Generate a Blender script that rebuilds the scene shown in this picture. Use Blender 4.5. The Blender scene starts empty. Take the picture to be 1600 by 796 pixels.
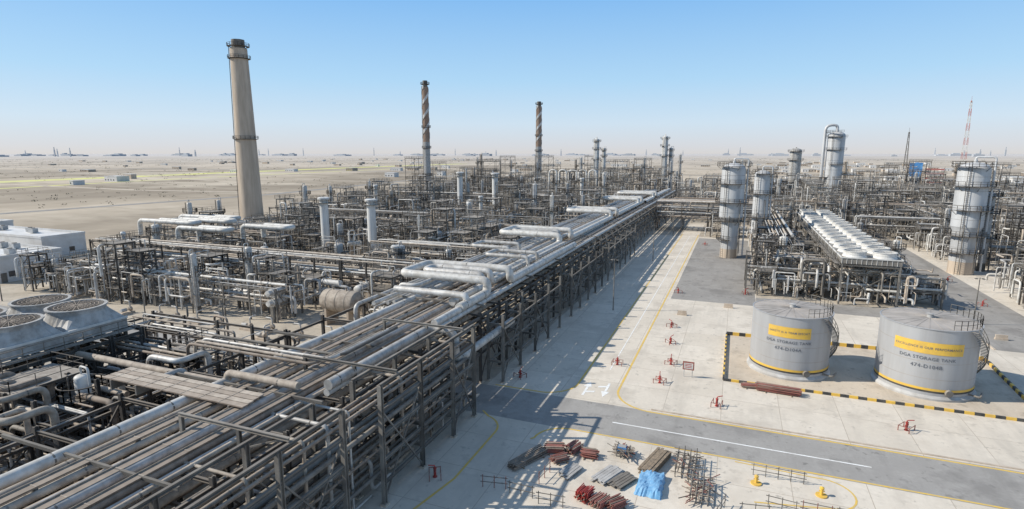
import bpy, math, random
from mathutils import Vector, Matrix
R=random.Random(11)
D=bpy.data; SC=bpy.context.scene; COL=SC.collection
U=R.uniform
# ------------------------------------------------------------------ materials
def nd(nt,t,**k):
    n=nt.nodes.new(t)
    for a,b in k.items(): setattr(n,a,b)
    return n
def mat(name,c1,c2,scale=.5,rough=.6,metal=0.,var=.2,dust=.0,bump=0.,detail=5,lo=.38,hi=.62,streak=None):
    m=D.materials.new(name); m.use_nodes=True; nt=m.node_tree; L=nt.links.new
    b=nt.nodes['Principled BSDF']; b.inputs['Roughness'].default_value=rough; b.inputs['Metallic'].default_value=metal
    g=nd(nt,'ShaderNodeNewGeometry')
    no=nd(nt,'ShaderNodeTexNoise'); no.inputs['Scale'].default_value=scale; no.inputs['Detail'].default_value=detail
    no.inputs['Roughness'].default_value=.62
    if streak:
        mp=nd(nt,'ShaderNodeMapping'); mp.inputs['Scale'].default_value=streak; L(g.outputs['Position'],mp.inputs[0]); L(mp.outputs[0],no.inputs['Vector'])
    else: L(g.outputs['Position'],no.inputs['Vector'])
    mr=nd(nt,'ShaderNodeMapRange'); mr.inputs[1].default_value=lo; mr.inputs[2].default_value=hi
    L(no.outputs['Fac'],mr.inputs[0])
    mx=nd(nt,'ShaderNodeMix',data_type='RGBA'); mx.inputs[6].default_value=(*c1,1); mx.inputs[7].default_value=(*c2,1)
    L(mr.outputs[0],mx.inputs[0]); out=mx.outputs[2]
    if dust>0:
        sp=nd(nt,'ShaderNodeSeparateXYZ'); L(g.outputs['Normal'],sp.inputs[0])
        m2=nd(nt,'ShaderNodeMapRange'); m2.inputs[1].default_value=.35; m2.inputs[2].default_value=.95; m2.inputs[4].default_value=dust
        L(sp.outputs['Z'],m2.inputs[0])
        dx=nd(nt,'ShaderNodeMix',data_type='RGBA'); dx.inputs[7].default_value=(.47,.395,.31,1)
        L(m2.outputs[0],dx.inputs[0]); L(out,dx.inputs[6]); out=dx.outputs[2]
    if var>0:
        oi=nd(nt,'ShaderNodeObjectInfo'); m3=nd(nt,'ShaderNodeMapRange'); m3.inputs[3].default_value=1-var; m3.inputs[4].default_value=1+var*.35
        L(oi.outputs['Random'],m3.inputs[0])
        hs=nd(nt,'ShaderNodeHueSaturation'); L(m3.outputs[0],hs.inputs['Value']); L(out,hs.inputs['Color']); out=hs.outputs[0]
    L(out,b.inputs['Base Color'])
    if bump>0:
        bp=nd(nt,'ShaderNodeBump'); bp.inputs['Strength'].default_value=bump; L(no.outputs['Fac'],bp.inputs['Height']); L(bp.outputs[0],b.inputs['Normal'])
    return m
M={}
M['steel']=mat('weathered_grey_steel',(.24,.22,.19),(.135,.12,.104),.6,.75,.0,.35,.22)
M['dsteel']=mat('dark_dusty_steel',(.115,.10,.086),(.052,.046,.041),.6,.8,.0,.3,.3)
M['alu']=mat('aluminium_cladding',(.64,.62,.58),(.41,.385,.35),1.3,.5,.1,.25,.25)
M['white']=mat('white_painted_cladding',(.70,.68,.635),(.49,.46,.41),1.0,.55,.0,.15,.2)
M['pale']=mat('pale_grey_stack_paint',(.68,.67,.64),(.54,.52,.485),.8,.6,0,.05,0,streak=(1,1,.15))
M['tan']=mat('dusty_beige_pipe',(.53,.45,.36),(.32,.26,.205),1.3,.75,0,.25,.35)
M['brown']=mat('rusty_brown_pipe',(.34,.265,.205),(.19,.145,.11),1.3,.8,0,.3,.42)
M['grate']=mat('platform_grating',(.28,.255,.22),(.17,.15,.13),1.6,.85,0,.3,.2)
M['conc']=mat('cast_concrete',(.56,.465,.365),(.43,.35,.27),.6,.85,0,.0,.0,streak=(1,1,.12))
M['rust']=mat('rust_streaked_stack',(.27,.175,.125),(.35,.255,.19),.25,.8,0,0,0,streak=(1,1,.4))
M['galv']=mat('galvanised_grey',(.50,.49,.47),(.34,.33,.315),1.,.6,.05,.2,.25)
M['vessel']=mat('vessel_cladding',(.58,.58,.575),(.47,.465,.455),.7,.5,.08,.05,.1,streak=(1,1,.15))
M['red']=mat('red_paint',(.46,.045,.035),(.30,.045,.035),2,.5,0,.2,.06)
M['redtube']=mat('rusty_red_tube',(.36,.12,.09),(.24,.10,.08),2,.7,0,.2,.1)
M['yellow']=mat('yellow_paint',(.80,.50,.07),(.66,.42,.09),1.2,.6,0,0,0)
M['black']=mat('black_paint',(.04,.04,.038),(.09,.085,.075),1.2,.7,0,0,0)
M['blue']=mat('blue_tarpaulin',(.12,.34,.58),(.22,.44,.66),3,.5,0,0,.1,bump=.4)
M['bluep']=mat('blue_sheeting',(.06,.22,.5),(.12,.32,.6),.5,.6,0,0,0)
M['tank']=mat('tank_aluminium_sheet',(.43,.43,.43),(.36,.355,.35),.5,.55,.1,0,0,streak=(1,1,.1))
M['troof']=mat('tank_roof_sheet',(.42,.375,.33),(.32,.285,.25),.5,.8,.0,0,0)
M['wood']=mat('scaffold_board',(.36,.27,.18),(.22,.17,.12),3,.8,0,.3,0)
M['wall']=mat('white_rendered_wall',(.70,.69,.67),(.58,.56,.53),.3,.8,0,.12,0)
M['ring']=mat('tank_base_concrete',(.5,.49,.47),(.38,.36,.33),.6,.8,0,0,0)
M['glass']=mat('dark_window_glass',(.03,.035,.04),(.05,.06,.07),1,.15,0,0,0)
M['shrub']=mat('dusty_shrub_leaf',(.15,.145,.09),(.10,.10,.06),.2,.9,0,0,0)
M['hazeb']=mat('hazy_far_concrete',(.42,.44,.47),(.47,.49,.51),.01,.9,0,.1,0)  # blue-grey of aerial haze painted into the skyline blocks' colour
M['cool']=mat('pale_cooler_paint',(.47,.455,.43),(.28,.265,.245),.9,.65,.0,0,.15)
M['rib']=mat('cooler_white_rib',(.70,.68,.64),(.57,.55,.51),.9,.6,0,0,.1)
# ------------------------------------------------------------------ mesh builder
class MB:
    def __init__(s): s.v=[];s.f=[];s.m=[];s.s=[];s.mats=[]
    def mi(s,k):
        if k not in s.mats: s.mats.append(k)
        return s.mats.index(k)
    def add(s,vs,fs,k,sm=False):
        o=len(s.v); s.v.extend([tuple(v) for v in vs]); i=s.mi(k)
        for f in fs: s.f.append([a+o for a in f]); s.m.append(i); s.s.append(sm)
    def box(s,x0,y0,z0,x1,y1,z1,k='steel'):
        v=[(x0,y0,z0),(x1,y0,z0),(x1,y1,z0),(x0,y1,z0),(x0,y0,z1),(x1,y0,z1),(x1,y1,z1),(x0,y1,z1)]
        s.add(v,[(0,3,2,1),(4,5,6,7),(0,1,5,4),(1,2,6,5),(2,3,7,6),(3,0,4,7)],k)
    def beam(s,p,q,w,h=None,k='steel'):
        h=h or w; p=Vector(p);q=Vector(q);d=q-p
        if d.length<1e-5: return
        d.normalize(); up=Vector((0,0,1)) if abs(d.z)<.95 else Vector((0,1,0))
        a=d.cross(up).normalized(); b=a.cross(d).normalized(); a=a*w/2; b=b*h/2
        v=[p-a-b,p+a-b,p+a+b,p-a+b,q-a-b,q+a-b,q+a+b,q-a+b]
        s.add(v,[(0,1,2,3)[::-1],(4,5,6,7),(0,1,5,4),(1,2,6,5),(2,3,7,6),(3,0,4,7)],k)
    def ibeam(s,p,q,w,h,k='steel',t=.045):
        p=Vector(p);q=Vector(q);d=(q-p).normalized(); up=Vector((0,0,1)) if abs(d.z)<.95 else Vector((0,1,0))
        a=d.cross(up).normalized(); b=a.cross(d).normalized()
        s2=w/2;h2=h/2;prof=[(-s2,-h2),(s2,-h2),(s2,-h2+t),(t/2,-h2+t),(t/2,h2-t),(s2,h2-t),(s2,h2),(-s2,h2),(-s2,h2-t),(-t/2,h2-t),(-t/2,-h2+t),(-s2,-h2+t)]
        v=[p+a*x+b*y for x,y in prof]+[q+a*x+b*y for x,y in prof]
        f=[(i,(i+1)%12,12+(i+1)%12,12+i) for i in range(12)]
        f+=[(0,1,2,11)[::-1],(3,4,9,10)[::-1],(5,6,7,8)[::-1],(12,13,14,23),(15,16,21,22),(17,18,19,20)]
        s.add(v,f,k)
    def tube(s,pts,r,k='alu',n=8,bend=None,caps=True):
        pts=[Vector(p) for p in pts]
        if bend is None: bend=r*3
        P=[pts[0]]
        for i in range(1,len(pts)-1):
            a,b,c=pts[i-1],pts[i],pts[i+1]
            d=min(bend,(a-b).length*.48,(c-b).length*.48)
            p0=b+(a-b).normalized()*d; p2=b+(c-b).normalized()*d
            N=6 if n>=8 else 3
            for j in range(N+1):
                t=j/N; P.append(p0*(1-t)**2+b*2*t*(1-t)*.92+ (p0+p2)*.5*2*t*(1-t)*.08+p2*t*t)
        P.append(pts[-1])
        T=[(P[min(i+1,len(P)-1)]-P[max(i-1,0)]).normalized() for i in range(len(P))]
        t=T[0]; nrm=t.cross(Vector((0,0,1)) if abs(t.z)<.9 else Vector((1,0,0))).normalized()
        vs=[]
        for p,t in zip(P,T):
            nrm=(nrm-t*nrm.dot(t)).normalized(); bi=t.cross(nrm)
            for j in range(n):
                an=2*math.pi*j/n; vs.append(p+(nrm*math.cos(an)+bi*math.sin(an))*r)
        fs=[(i*n+j,i*n+(j+1)%n,(i+1)*n+(j+1)%n,(i+1)*n+j) for i in range(len(P)-1) for j in range(n)]
        s.add(vs,fs,k,True)
        if caps: s.add(vs[:n]+vs[-n:],[tuple(range(n))[::-1],tuple(range(n,2*n))],k)
    def lathe(s,x,y,prof,k='alu',n=24,axis='z',z=0,sm=True):
        runs=[[prof[0]]]
        for i in range(1,len(prof)):
            runs[-1].append(prof[i])
            if i<len(prof)-1:
                a=math.atan2(prof[i][0]-prof[i-1][0],prof[i][1]-prof[i-1][1]); b=math.atan2(prof[i+1][0]-prof[i][0],prof[i+1][1]-prof[i][1])
                d=abs((a-b+math.pi)%(2*math.pi)-math.pi)
                if d>.42: runs.append([prof[i]])
        for run in runs:
            vs=[]
            for r,h in run:
                for j in range(n):
                    a=2*math.pi*j/n; c_,s_=math.cos(a)*r,math.sin(a)*r
                    if axis=='z': vs.append((x+c_,y+s_,z+h))
                    elif axis=='x': vs.append((x+h,y+c_,z+s_))
                    else: vs.append((x-c_,y+h,z+s_))
            fs=[(i*n+j,i*n+(j+1)%n,(i+1)*n+(j+1)%n,(i+1)*n+j) for i in range(len(run)-1) for j in range(n)]
            s.add(vs,fs,k,sm)
    def rail(s,pts,h=1.1,k='steel',t=.05,sp=1.6):
        for a,b in zip(pts[:-1],pts[1:]):
            a=Vector(a);b=Vector(b);L=(b-a).length
            if L<.05: continue
            n=max(1,int(L/sp))
            for z in (h,h*.52): s.beam(a+Vector((0,0,z)),b+Vector((0,0,z)),t,t,k)
            for i in range(n+1):
                p=a.lerp(b,i/n); s.beam(p,p+Vector((0,0,h)),t,t,k)
WL={}
def obj(name,mb,parent=None,label=None,cat=None,group=None,kind=None,mesh=None,loc=None):
    if mesh is None:
        xs=[v[0] for v in mb.v];ys=[v[1] for v in mb.v];zs=[v[2] for v in mb.v]
        c=((min(xs)+max(xs))/2,(min(ys)+max(ys))/2,min(zs)) if loc is None else loc
        me=D.meshes.new(name); me.from_pydata([(v[0]-c[0],v[1]-c[1],v[2]-c[2]) for v in mb.v],[],mb.f)
        for k in mb.mats: me.materials.append(M[k])
        me.polygons.foreach_set('material_index',mb.m); me.polygons.foreach_set('use_smooth',mb.s); me.update()
    else: me=mesh;c=loc
    o=D.objects.new(name,me); COL.objects.link(o); WL[o.name]=Vector(c)
    if parent is not None:
        o.parent=parent; o.location=Vector(c)-WL[parent.name]
    else: o.location=c
    if label:o["label"]=label
    if cat:o["category"]=cat
    if group:o["group"]=group
    if kind:o["kind"]=kind
    return o
def empty(name,loc,label,cat,group=None):
    o=D.objects.new(name,None); o.empty_display_size=.5; COL.objects.link(o); o.location=loc; WL[o.name]=Vector(loc)
    o["label"]=label;o["category"]=cat
    if group:o["group"]=group
    return o
def copy_thing(root,children,loc,rotz=0):
    n=root.copy(); COL.objects.link(n); n.location=loc; n.rotation_euler=(0,0,rotz); WL[n.name]=Vector(loc)
    for c in children:
        k=c.copy(); COL.objects.link(k); k.parent=n; k.location=c.location
    return n
# ------------------------------------------------------------------ pipes registry
PIPES=[]
def pipe(pts,r,k='alu',bend=None,ctx=None): PIPES.append((pts,r,k,bend,ctx))
CN={'alu':'silver clad','white':'white painted','tan':'dusty beige','brown':'rusty brown','steel':'dull grey','galv':'grey galvanised','dsteel':'dark grey','vessel':'silver clad'}
def flush_pipes():
    def sc(p):
        pts,r=p[0],p[1]
        L=sum((Vector(a)-Vector(b)).length for a,b in zip(pts[:-1],pts[1:]))
        d=min(max(25,Vector(q[:2]).length) for q in pts)
        if L>100: d=d*1.2
        return r*min(L,40)/(d*d)
    PIPES.sort(key=sc,reverse=True)
    for i,(pts,r,k,b,ctx) in enumerate(PIPES[:285]):
        mb=MB(); mb.tube(pts,r,k,14 if r>.2 else 8,b)
        if r>.09:
            st=R.choice([3.2,4.0,5.1])
            for a,c in zip(pts[:-1],pts[1:]):
                a=Vector(a);c=Vector(c);L=(c-a).length
                if L<3: continue
                dv=(c-a)/L; t=U(1,2)
                while t<L-1:
                    p=a+dv*t
                    if p.y>115: break
                    mb.tube([p,p+dv*.11],r*1.06,R.choice([k,'steel']),8); t+=st
        obj('pipe',mb,label=CN[k]+' pipe '+(ctx or 'bending between steel frames in the unit'),cat='pipe',group='pipes of the refinery')
    mb=MB()
    for pts,r,k,b,ctx in PIPES[285:]: mb.tube(pts,r,k,6,b,caps=False)
    obj('pipework',mb,label='dense tangle of smaller silver and beige pipes',cat='pipes',kind='stuff')
# ------------------------------------------------------------------ frames
def frame(xs,ys,levels,parts=False,k='steel',name='pipe_rack',label='grey steel pipe rack with crossbeams and braces',cat='pipe rack',group='steel pipe racks',top=None,brace=True,cw=.3,bw=.25,skip=None,every=3):
    top=top or levels[-1]
    root=None
    if parts: root=empty(name,((xs[0]+xs[-1])/2,(ys[0]+ys[-1])/2,0),label,cat,group)
    mb=MB()
    def col(x,y):
        if parts:
            m=MB(); m.ibeam((x,y,0),(x,y,top),cw,cw,k,.05); m.box(x-.3,y-.3,0,x+.3,y+.3,.12,'conc'); obj('column',m,root)
        else: mb.beam((x,y,0),(x,y,top),cw*.85,cw*.85,k)
    def bm(p,q,nm,w):
        if parts:
            m=MB(); m.ibeam(p,q,w*.7,w,k,.04); obj(nm,m,root)
        else: mb.beam(p,q,w*.6,w,k)
    for x in xs:
        for y in ys: col(x,y)
    for z in levels:
        for y in ys: bm((xs[0]+cw/2,y,z),(xs[-1]-cw/2,y,z),'crossbeam',bw)
        zz=z-bw*.5-.02
        for x in (xs if not parts else (xs[0],xs[-1])): bm((x,ys[0]+.02,zz-.15),(x,ys[-1]-.02,zz-.15),'girder',bw)
    if brace:
        for x in (xs[0],xs[-1]):
            for i in range(len(ys)-1):
                if (i%every)!=0 and len(ys)>3: continue
                a,b=ys[i],ys[i+1]; z0=.3
                for zt in ([levels[0],levels[-1]] if every==1 else [levels[-1]]):
                    for p,q in (((x,a,z0),(x,b,zt-.2)),((x,b,z0),(x,a,zt-.2))):
                        if parts: m=MB(); m.beam(p,q,.12,.12,k); obj('brace',m,root)
                        else: mb.beam(p,q,.11,.11,k)
                    z0=zt
    if not parts: obj(name,mb,label=label,cat=cat,group=group)
    return root
EXTRA=MB()
NT=[0]
def tower(x,y,w,d,levels,parts=False,k='steel'):
    NT[0]+=1; over=NT[0]>285
    if over: parts=False
    xs=[x-w/2,x+w/2];ys=[y-d/2,y+d/2];top=levels[-1]
    root=None;G='steel access platforms in the process units'
    lab='steel access platform with grating, handrails and ladder'
    if parts: root=empty('access_platform',(x,y,0),lab,'platform',G)
    allm=EXTRA if over else MB()
    def part(nm):
        return MB() if parts else allm
    for a in xs:
        for b in ys:
            m=part('c'); m.beam((a,b,0),(a,b,top+(.0)),.24,.24,k)
            if parts: obj('column',m,root)
    for i,z in enumerate(levels):
        m=part('p')
        if R.random()<.5: m.box(xs[0]-.3,ys[0]-.3,z,xs[1]+.3,ys[1]+.3,z+.05,'grate')
        elif R.random()<.5: m.box(xs[0]-.3,ys[0]-.3,z,xs[0]+w*.4,ys[1]+.3,z+.05,'grate')
        else: m.box(xs[0]-.3,ys[0]-.3,z,xs[1]+.3,ys[0]+d*.35,z+.05,'grate')
        for b in ys: m.beam((xs[0],b,z-.13),(xs[1],b,z-.13),.16,.24,k)
        for a in xs: m.beam((a,ys[0],z-.14),(a,ys[1],z-.14),.16,.24,k)
        if parts: obj('platform_deck',m,root)
        m=part('r'); e=.28
        m.rail([(xs[0]-e,ys[0]-e,z+.05),(xs[1]+e,ys[0]-e,z+.05),(xs[1]+e,ys[1]+e,z+.05),(xs[0]-e,ys[1]+e,z+.05),(xs[0]-e,ys[0]-e,z+.05)],1.1,k,.05 if y<120 else .08)
        if parts: obj('handrail',m,root)
    m=part('l'); lx=xs[0]-.35; ly=y+U(-.3,.3)*d
    for o in (-.22,.22): m.beam((lx-.05,ly+o,0),(lx-.05,ly+o,top+1.1),.05,.05,k)
    if not over:
        zz=.4
        while zz<top+1: m.beam((lx-.05,ly-.22,zz),(lx-.05,ly+.22,zz),.03,.03,k); zz+=.4
    if parts: obj('ladder',m,root)
    m=part('b'); z0=.2
    for z in levels:
        m.beam((xs[0],ys[0],z0),(xs[1],ys[0],z-.2),.1,.1,k)
        if R.random()<.6: m.beam((xs[1],ys[0],z0),(xs[1],ys[1],z-.2),.1,.1,k)
        z0=z
    if parts: obj('brace',m,root)
    if not parts and not over: obj('access_platform',allm,label=lab,cat='platform',group=G)
# ------------------------------------------------------------------ vessels
def vcol(x,y,r,h,k='vessel',plats=(),skirt=2.0,label='silver vertical vessel with domed top and ring platforms',over=True,n=28,op=.1,r2=None):
    root=empty('process_column',(x,y,0),label,'column')
    r2=r2 or r
    m=MB(); zs=h*.42; zt=h-r*.55
    prof=[(r2*.98,skirt)]
    if r2!=r: prof+=[(r2,zs-.8),(r,zs+.3)]
    prof.append((r,zt))
    for j in range(1,7):
        a=j/6*math.pi/2; prof.append((max(.01,r*math.cos(a)),zt+r*.55*math.sin(a)))
    m.lathe(x,y,prof,k,n)
    for i in range(1,7):
        zz=skirt+(h-skirt)*i/7.; rr=r2 if zz<zs else r
        m.lathe(x,y,[(rr*1.006,zz),(rr*1.006,zz+.1)],'galv',n)
    m.tube([(x,y,h-.1),(x,y,h+.6)],r*.12,k,8); obj('shell',m,root)
    m=MB(); m.lathe(x,y,[(r2*.985,0),(r2*.985,skirt)],'conc' if r>2 else 'steel',n); obj('skirt',m,root)
    for pz in plats:
        m=MB(); a0=U(0,6.28);sp=U(3.8,5.8); N=16
        ri=r if pz>zs else r2; ro=ri+1.2; vs=[]
        for j in range(N+1):
            a=a0+sp*j/N
            for rr,zz in ((ri*1.02,pz),(ro,pz),(ro,pz+.1),(ri*1.02,pz+.1)): vs.append((x+rr*math.cos(a),y+rr*math.sin(a),zz))
        fs=[]
        for j in range(N):
            for q in range(4): fs.append((j*4+q,j*4+(q+1)%4,j*4+4+(q+1)%4,j*4+4+q))
        m.add(vs,fs,'dsteel')
        pts=[(x+ro*math.cos(a0+sp*j/N),y+ro*math.sin(a0+sp*j/N),pz+.06) for j in range(N+1)]
        m.rail(pts,1.1,'dsteel',.08)
        for j in range(0,N,3):
            a=a0+sp*j/N; m.beam((x+ri*math.cos(a),y+ri*math.sin(a),pz-1),(x+ro*math.cos(a),y+ro*math.sin(a),pz),.08,.08,'steel')
        obj('ring_platform',m,root)
    m=MB(); a=math.radians(-120); lx,ly=x+(max(r,r2)+.35)*math.cos(a),y+(max(r,r2)+.35)*math.sin(a); tx,ty=-math.sin(a)*.3,math.cos(a)*.3
    for sgn in (-1,1): m.beam((lx+tx*sgn,ly+ty*sgn,0),(lx+tx*sgn,ly+ty*sgn,h),.09,.09,'dsteel')
    zz=.4
    while zz<h: m.beam((lx-tx,ly-ty,zz),(lx+tx,ly+ty,zz),.05,.05,'dsteel'); zz+=.5
    obj('ladder',m,root)
    if over:
        m=MB(); a=math.radians(U(-80,10)); rr=max(r,r2)+.5; pr=max(.1,r*op)
        m.tube([(x,y,h+.3),(x,y,h+.3+pr*4),(x+rr*math.cos(a),y+rr*math.sin(a),h+.3+pr*4),(x+rr*math.cos(a),y+rr*math.sin(a),.8)],pr,k,10); obj('overhead_pipe',m,root)
        for da,pf,fz in ((-.9,.6,.62),(.7,.45,.8),(-1.7,.5,.45)):
            m=MB(); a2=a+da; m2=max(r,r2)+.4; m.tube([(x+r*.8*math.cos(a2),y+r*.8*math.sin(a2),h*fz),(x+m2*math.cos(a2),y+m2*math.sin(a2),h*fz),(x+m2*math.cos(a2),y+m2*math.sin(a2),.8)],pr*pf,'steel',8)
            obj('riser_pipe',m,root)
    return root
def hdrum(x,y,z,r,L,axis='x',k='white',label='horizontal white drum on two saddles'):
    root=empty('horizontal_vessel',(x,y,0),label,'vessel','horizontal vessels in the units')
    prof=[]
    for j in range(0,6):
        a=j/5*math.pi/2; prof.append((max(.01,r*math.sin(a)),-L/2+r*.5*(1-math.cos(a))))
    for j in range(0,6):
        a=math.pi/2*(1-j/5); prof.append((max(.01,r*math.sin(a)),L/2-r*.5*(1-math.cos(a))))
    m=MB(); m.lathe(x,y,prof,k,20,axis,z)
    for t in (-.25,0,.25): m.lathe(x,y,[(r*1.012,L*t-.05),(r*1.012,L*t+.05)],'steel',20,axis,z)
    obj('shell',m,root)
    for s in (-.3,.3):
        m=MB(); q=s*L
        if axis=='x': m.box(x+q-.2,y-r*.8,0,x+q+.2,y+r*.8,z-r*.55,'conc')
        else: m.box(x-r*.8,y+q-.2,0,x+r*.8,y+q+.2,z-r*.55,'conc')
        obj('saddle',m,root)
    for s in (-.2,.15):
        m=MB()
        px,py=(x+s*L,y) if axis=='x' else (x,y+s*L)
        m.tube([(px,py,z+r*.9),(px,py,z+r+.5)],.15,k,8); m.lathe(px,py,[(.01,0),(.26,0),(.26,.12),(.01,.12)],'steel',10,'z',z+r+.45)
        obj('nozzle',m,root)
def exch(x,y,z,r,L,axis,k):
    root=empty('heat_exchanger',(x,y,0),'pair of stacked clad heat exchangers on steel saddles','heat exchanger','heat exchangers in the units')
    for q in range(2):
        m=MB(); zz=z+q*(2*r+.5); prof=[(.01,-L/2-.2),(r*.8,-L/2-.15),(r*.8,-L/2+.6),(r*1.18,-L/2+.6),(r*1.18,-L/2+.8),(r,-L/2+.8),(r,L/2-.3),(r*.7,L/2-.05),(.01,L/2)]
        m.lathe(x,y,prof,k,12,axis,zz); obj('shell',m,root)
    for s in (-.3,.3):
        m=MB()
        if axis=='x': m.box(x+s*L-.12,y-r*.7,0,x+s*L+.12,y+r*.7,z-r*.7,'steel')
        else: m.box(x-r*.7,y+s*L-.12,0,x+r*.7,y+s*L+.12,z-r*.7,'steel')
        obj('support',m,root)
def make_pump():
    root=empty('pump',(0,0,0),'small motor driven pump on a concrete plinth','pump','pumps in the process units')
    ch=[]
    m=MB(); m.box(-1.2,-.5,0,1.2,.5,.35,'conc'); ch.append(obj('plinth',m,root))
    m=MB(); m.lathe(0,0,[(.01,-1),(.3,-1),(.33,-.9),(.33,-.1),(.3,0),(.01,0)],'galv',12,'x',.8); ch.append(obj('motor',m,root))
    m=MB(); m.lathe(0,0,[(.01,.3),(.15,.3),(.15,.5),(.4,.5),(.42,.6),(.4,.9),(.01,.9)],'tan',12,'x',.8); m.tube([(.7,0,1),(.7,0,2.2),(.7,1.2,2.2)],.12,'alu',8); ch.append(obj('casing',m,root))
    return root,ch
# ------------------------------------------------------------------ world, sun, camera
E=math.radians(37); AZ=math.radians(20)
S=Vector((-math.cos(AZ)*math.cos(E),-math.sin(AZ)*math.cos(E),math.sin(E)))
W=D.worlds.new('World'); SC.world=W; W.use_nodes=True; nt=W.node_tree
bg=nt.nodes['Background']; sky=nd(nt,'ShaderNodeTexSky'); sky.sky_type='NISHITA'; sky.sun_disc=False
sky.sun_elevation=E; sky.sun_rotation=math.atan2(S.x,S.y)%(2*math.pi); sky.dust_density=.5; sky.air_density=1.0; sky.ozone_density=1.5
ST=.12
tc=nd(nt,'ShaderNodeTexCoord'); sp=nd(nt,'ShaderNodeSeparateXYZ'); nt.links.new(tc.outputs['Generated'],sp.inputs[0])
rp=nd(nt,'ShaderNodeValToRGB'); nt.links.new(sp.outputs['Z'],rp.inputs[0])
cr_=rp.color_ramp
def stop(p,c):
    e=cr_.elements.new(p); e.color=(*c,1)
cr_.elements[0].position=0; cr_.elements[0].color=(.70,.69,.70,1); cr_.elements[1].position=1; cr_.elements[1].color=(.20,.30,.49,1)
stop(.012,(.68,.71,.77)); stop(.05,(.63,.77,.91)); stop(.12,(.44,.70,.95)); stop(.25,(.235,.52,.92)); stop(.40,(.20,.36,.62))
vm=nd(nt,'ShaderNodeMix',data_type='RGBA',blend_type='MULTIPLY'); vm.inputs[0].default_value=1; nt.links.new(rp.outputs[0],vm.inputs[6]); vm.inputs[7].default_value=(1/ST,1/ST,1/ST,1)
mxx=nd(nt,'ShaderNodeMix',data_type='RGBA'); mxx.inputs[0].default_value=.9; nt.links.new(sky.outputs[0],mxx.inputs[6]); nt.links.new(vm.outputs[2],mxx.inputs[7])
nt.links.new(mxx.outputs[2],bg.inputs[0]); bg.inputs[1].default_value=ST
sl=D.lights.new('sun','SUN'); sl.energy=5.0; sl.angle=math.radians(.5); sl.color=(1,.95,.86)
so=D.objects.new('sun',sl); COL.objects.link(so); so.rotation_euler=(-S).to_track_quat('-Z','Y').to_euler(); so.location=(0,0,100)
cd=D.cameras.new('camera'); co=D.objects.new('camera',cd); COL.objects.link(co); co.location=(0,0,28)
co.rotation_euler=(math.radians(90)-math.atan(158/880),0,math.radians(21.65)); cd.lens=19.8; cd.sensor_width=36; cd.clip_end=60000; cd.clip_start=.5
SC.camera=co
SC.view_settings.view_transform='Standard'; SC.view_settings.look='None'; SC.view_settings.exposure=0
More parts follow.
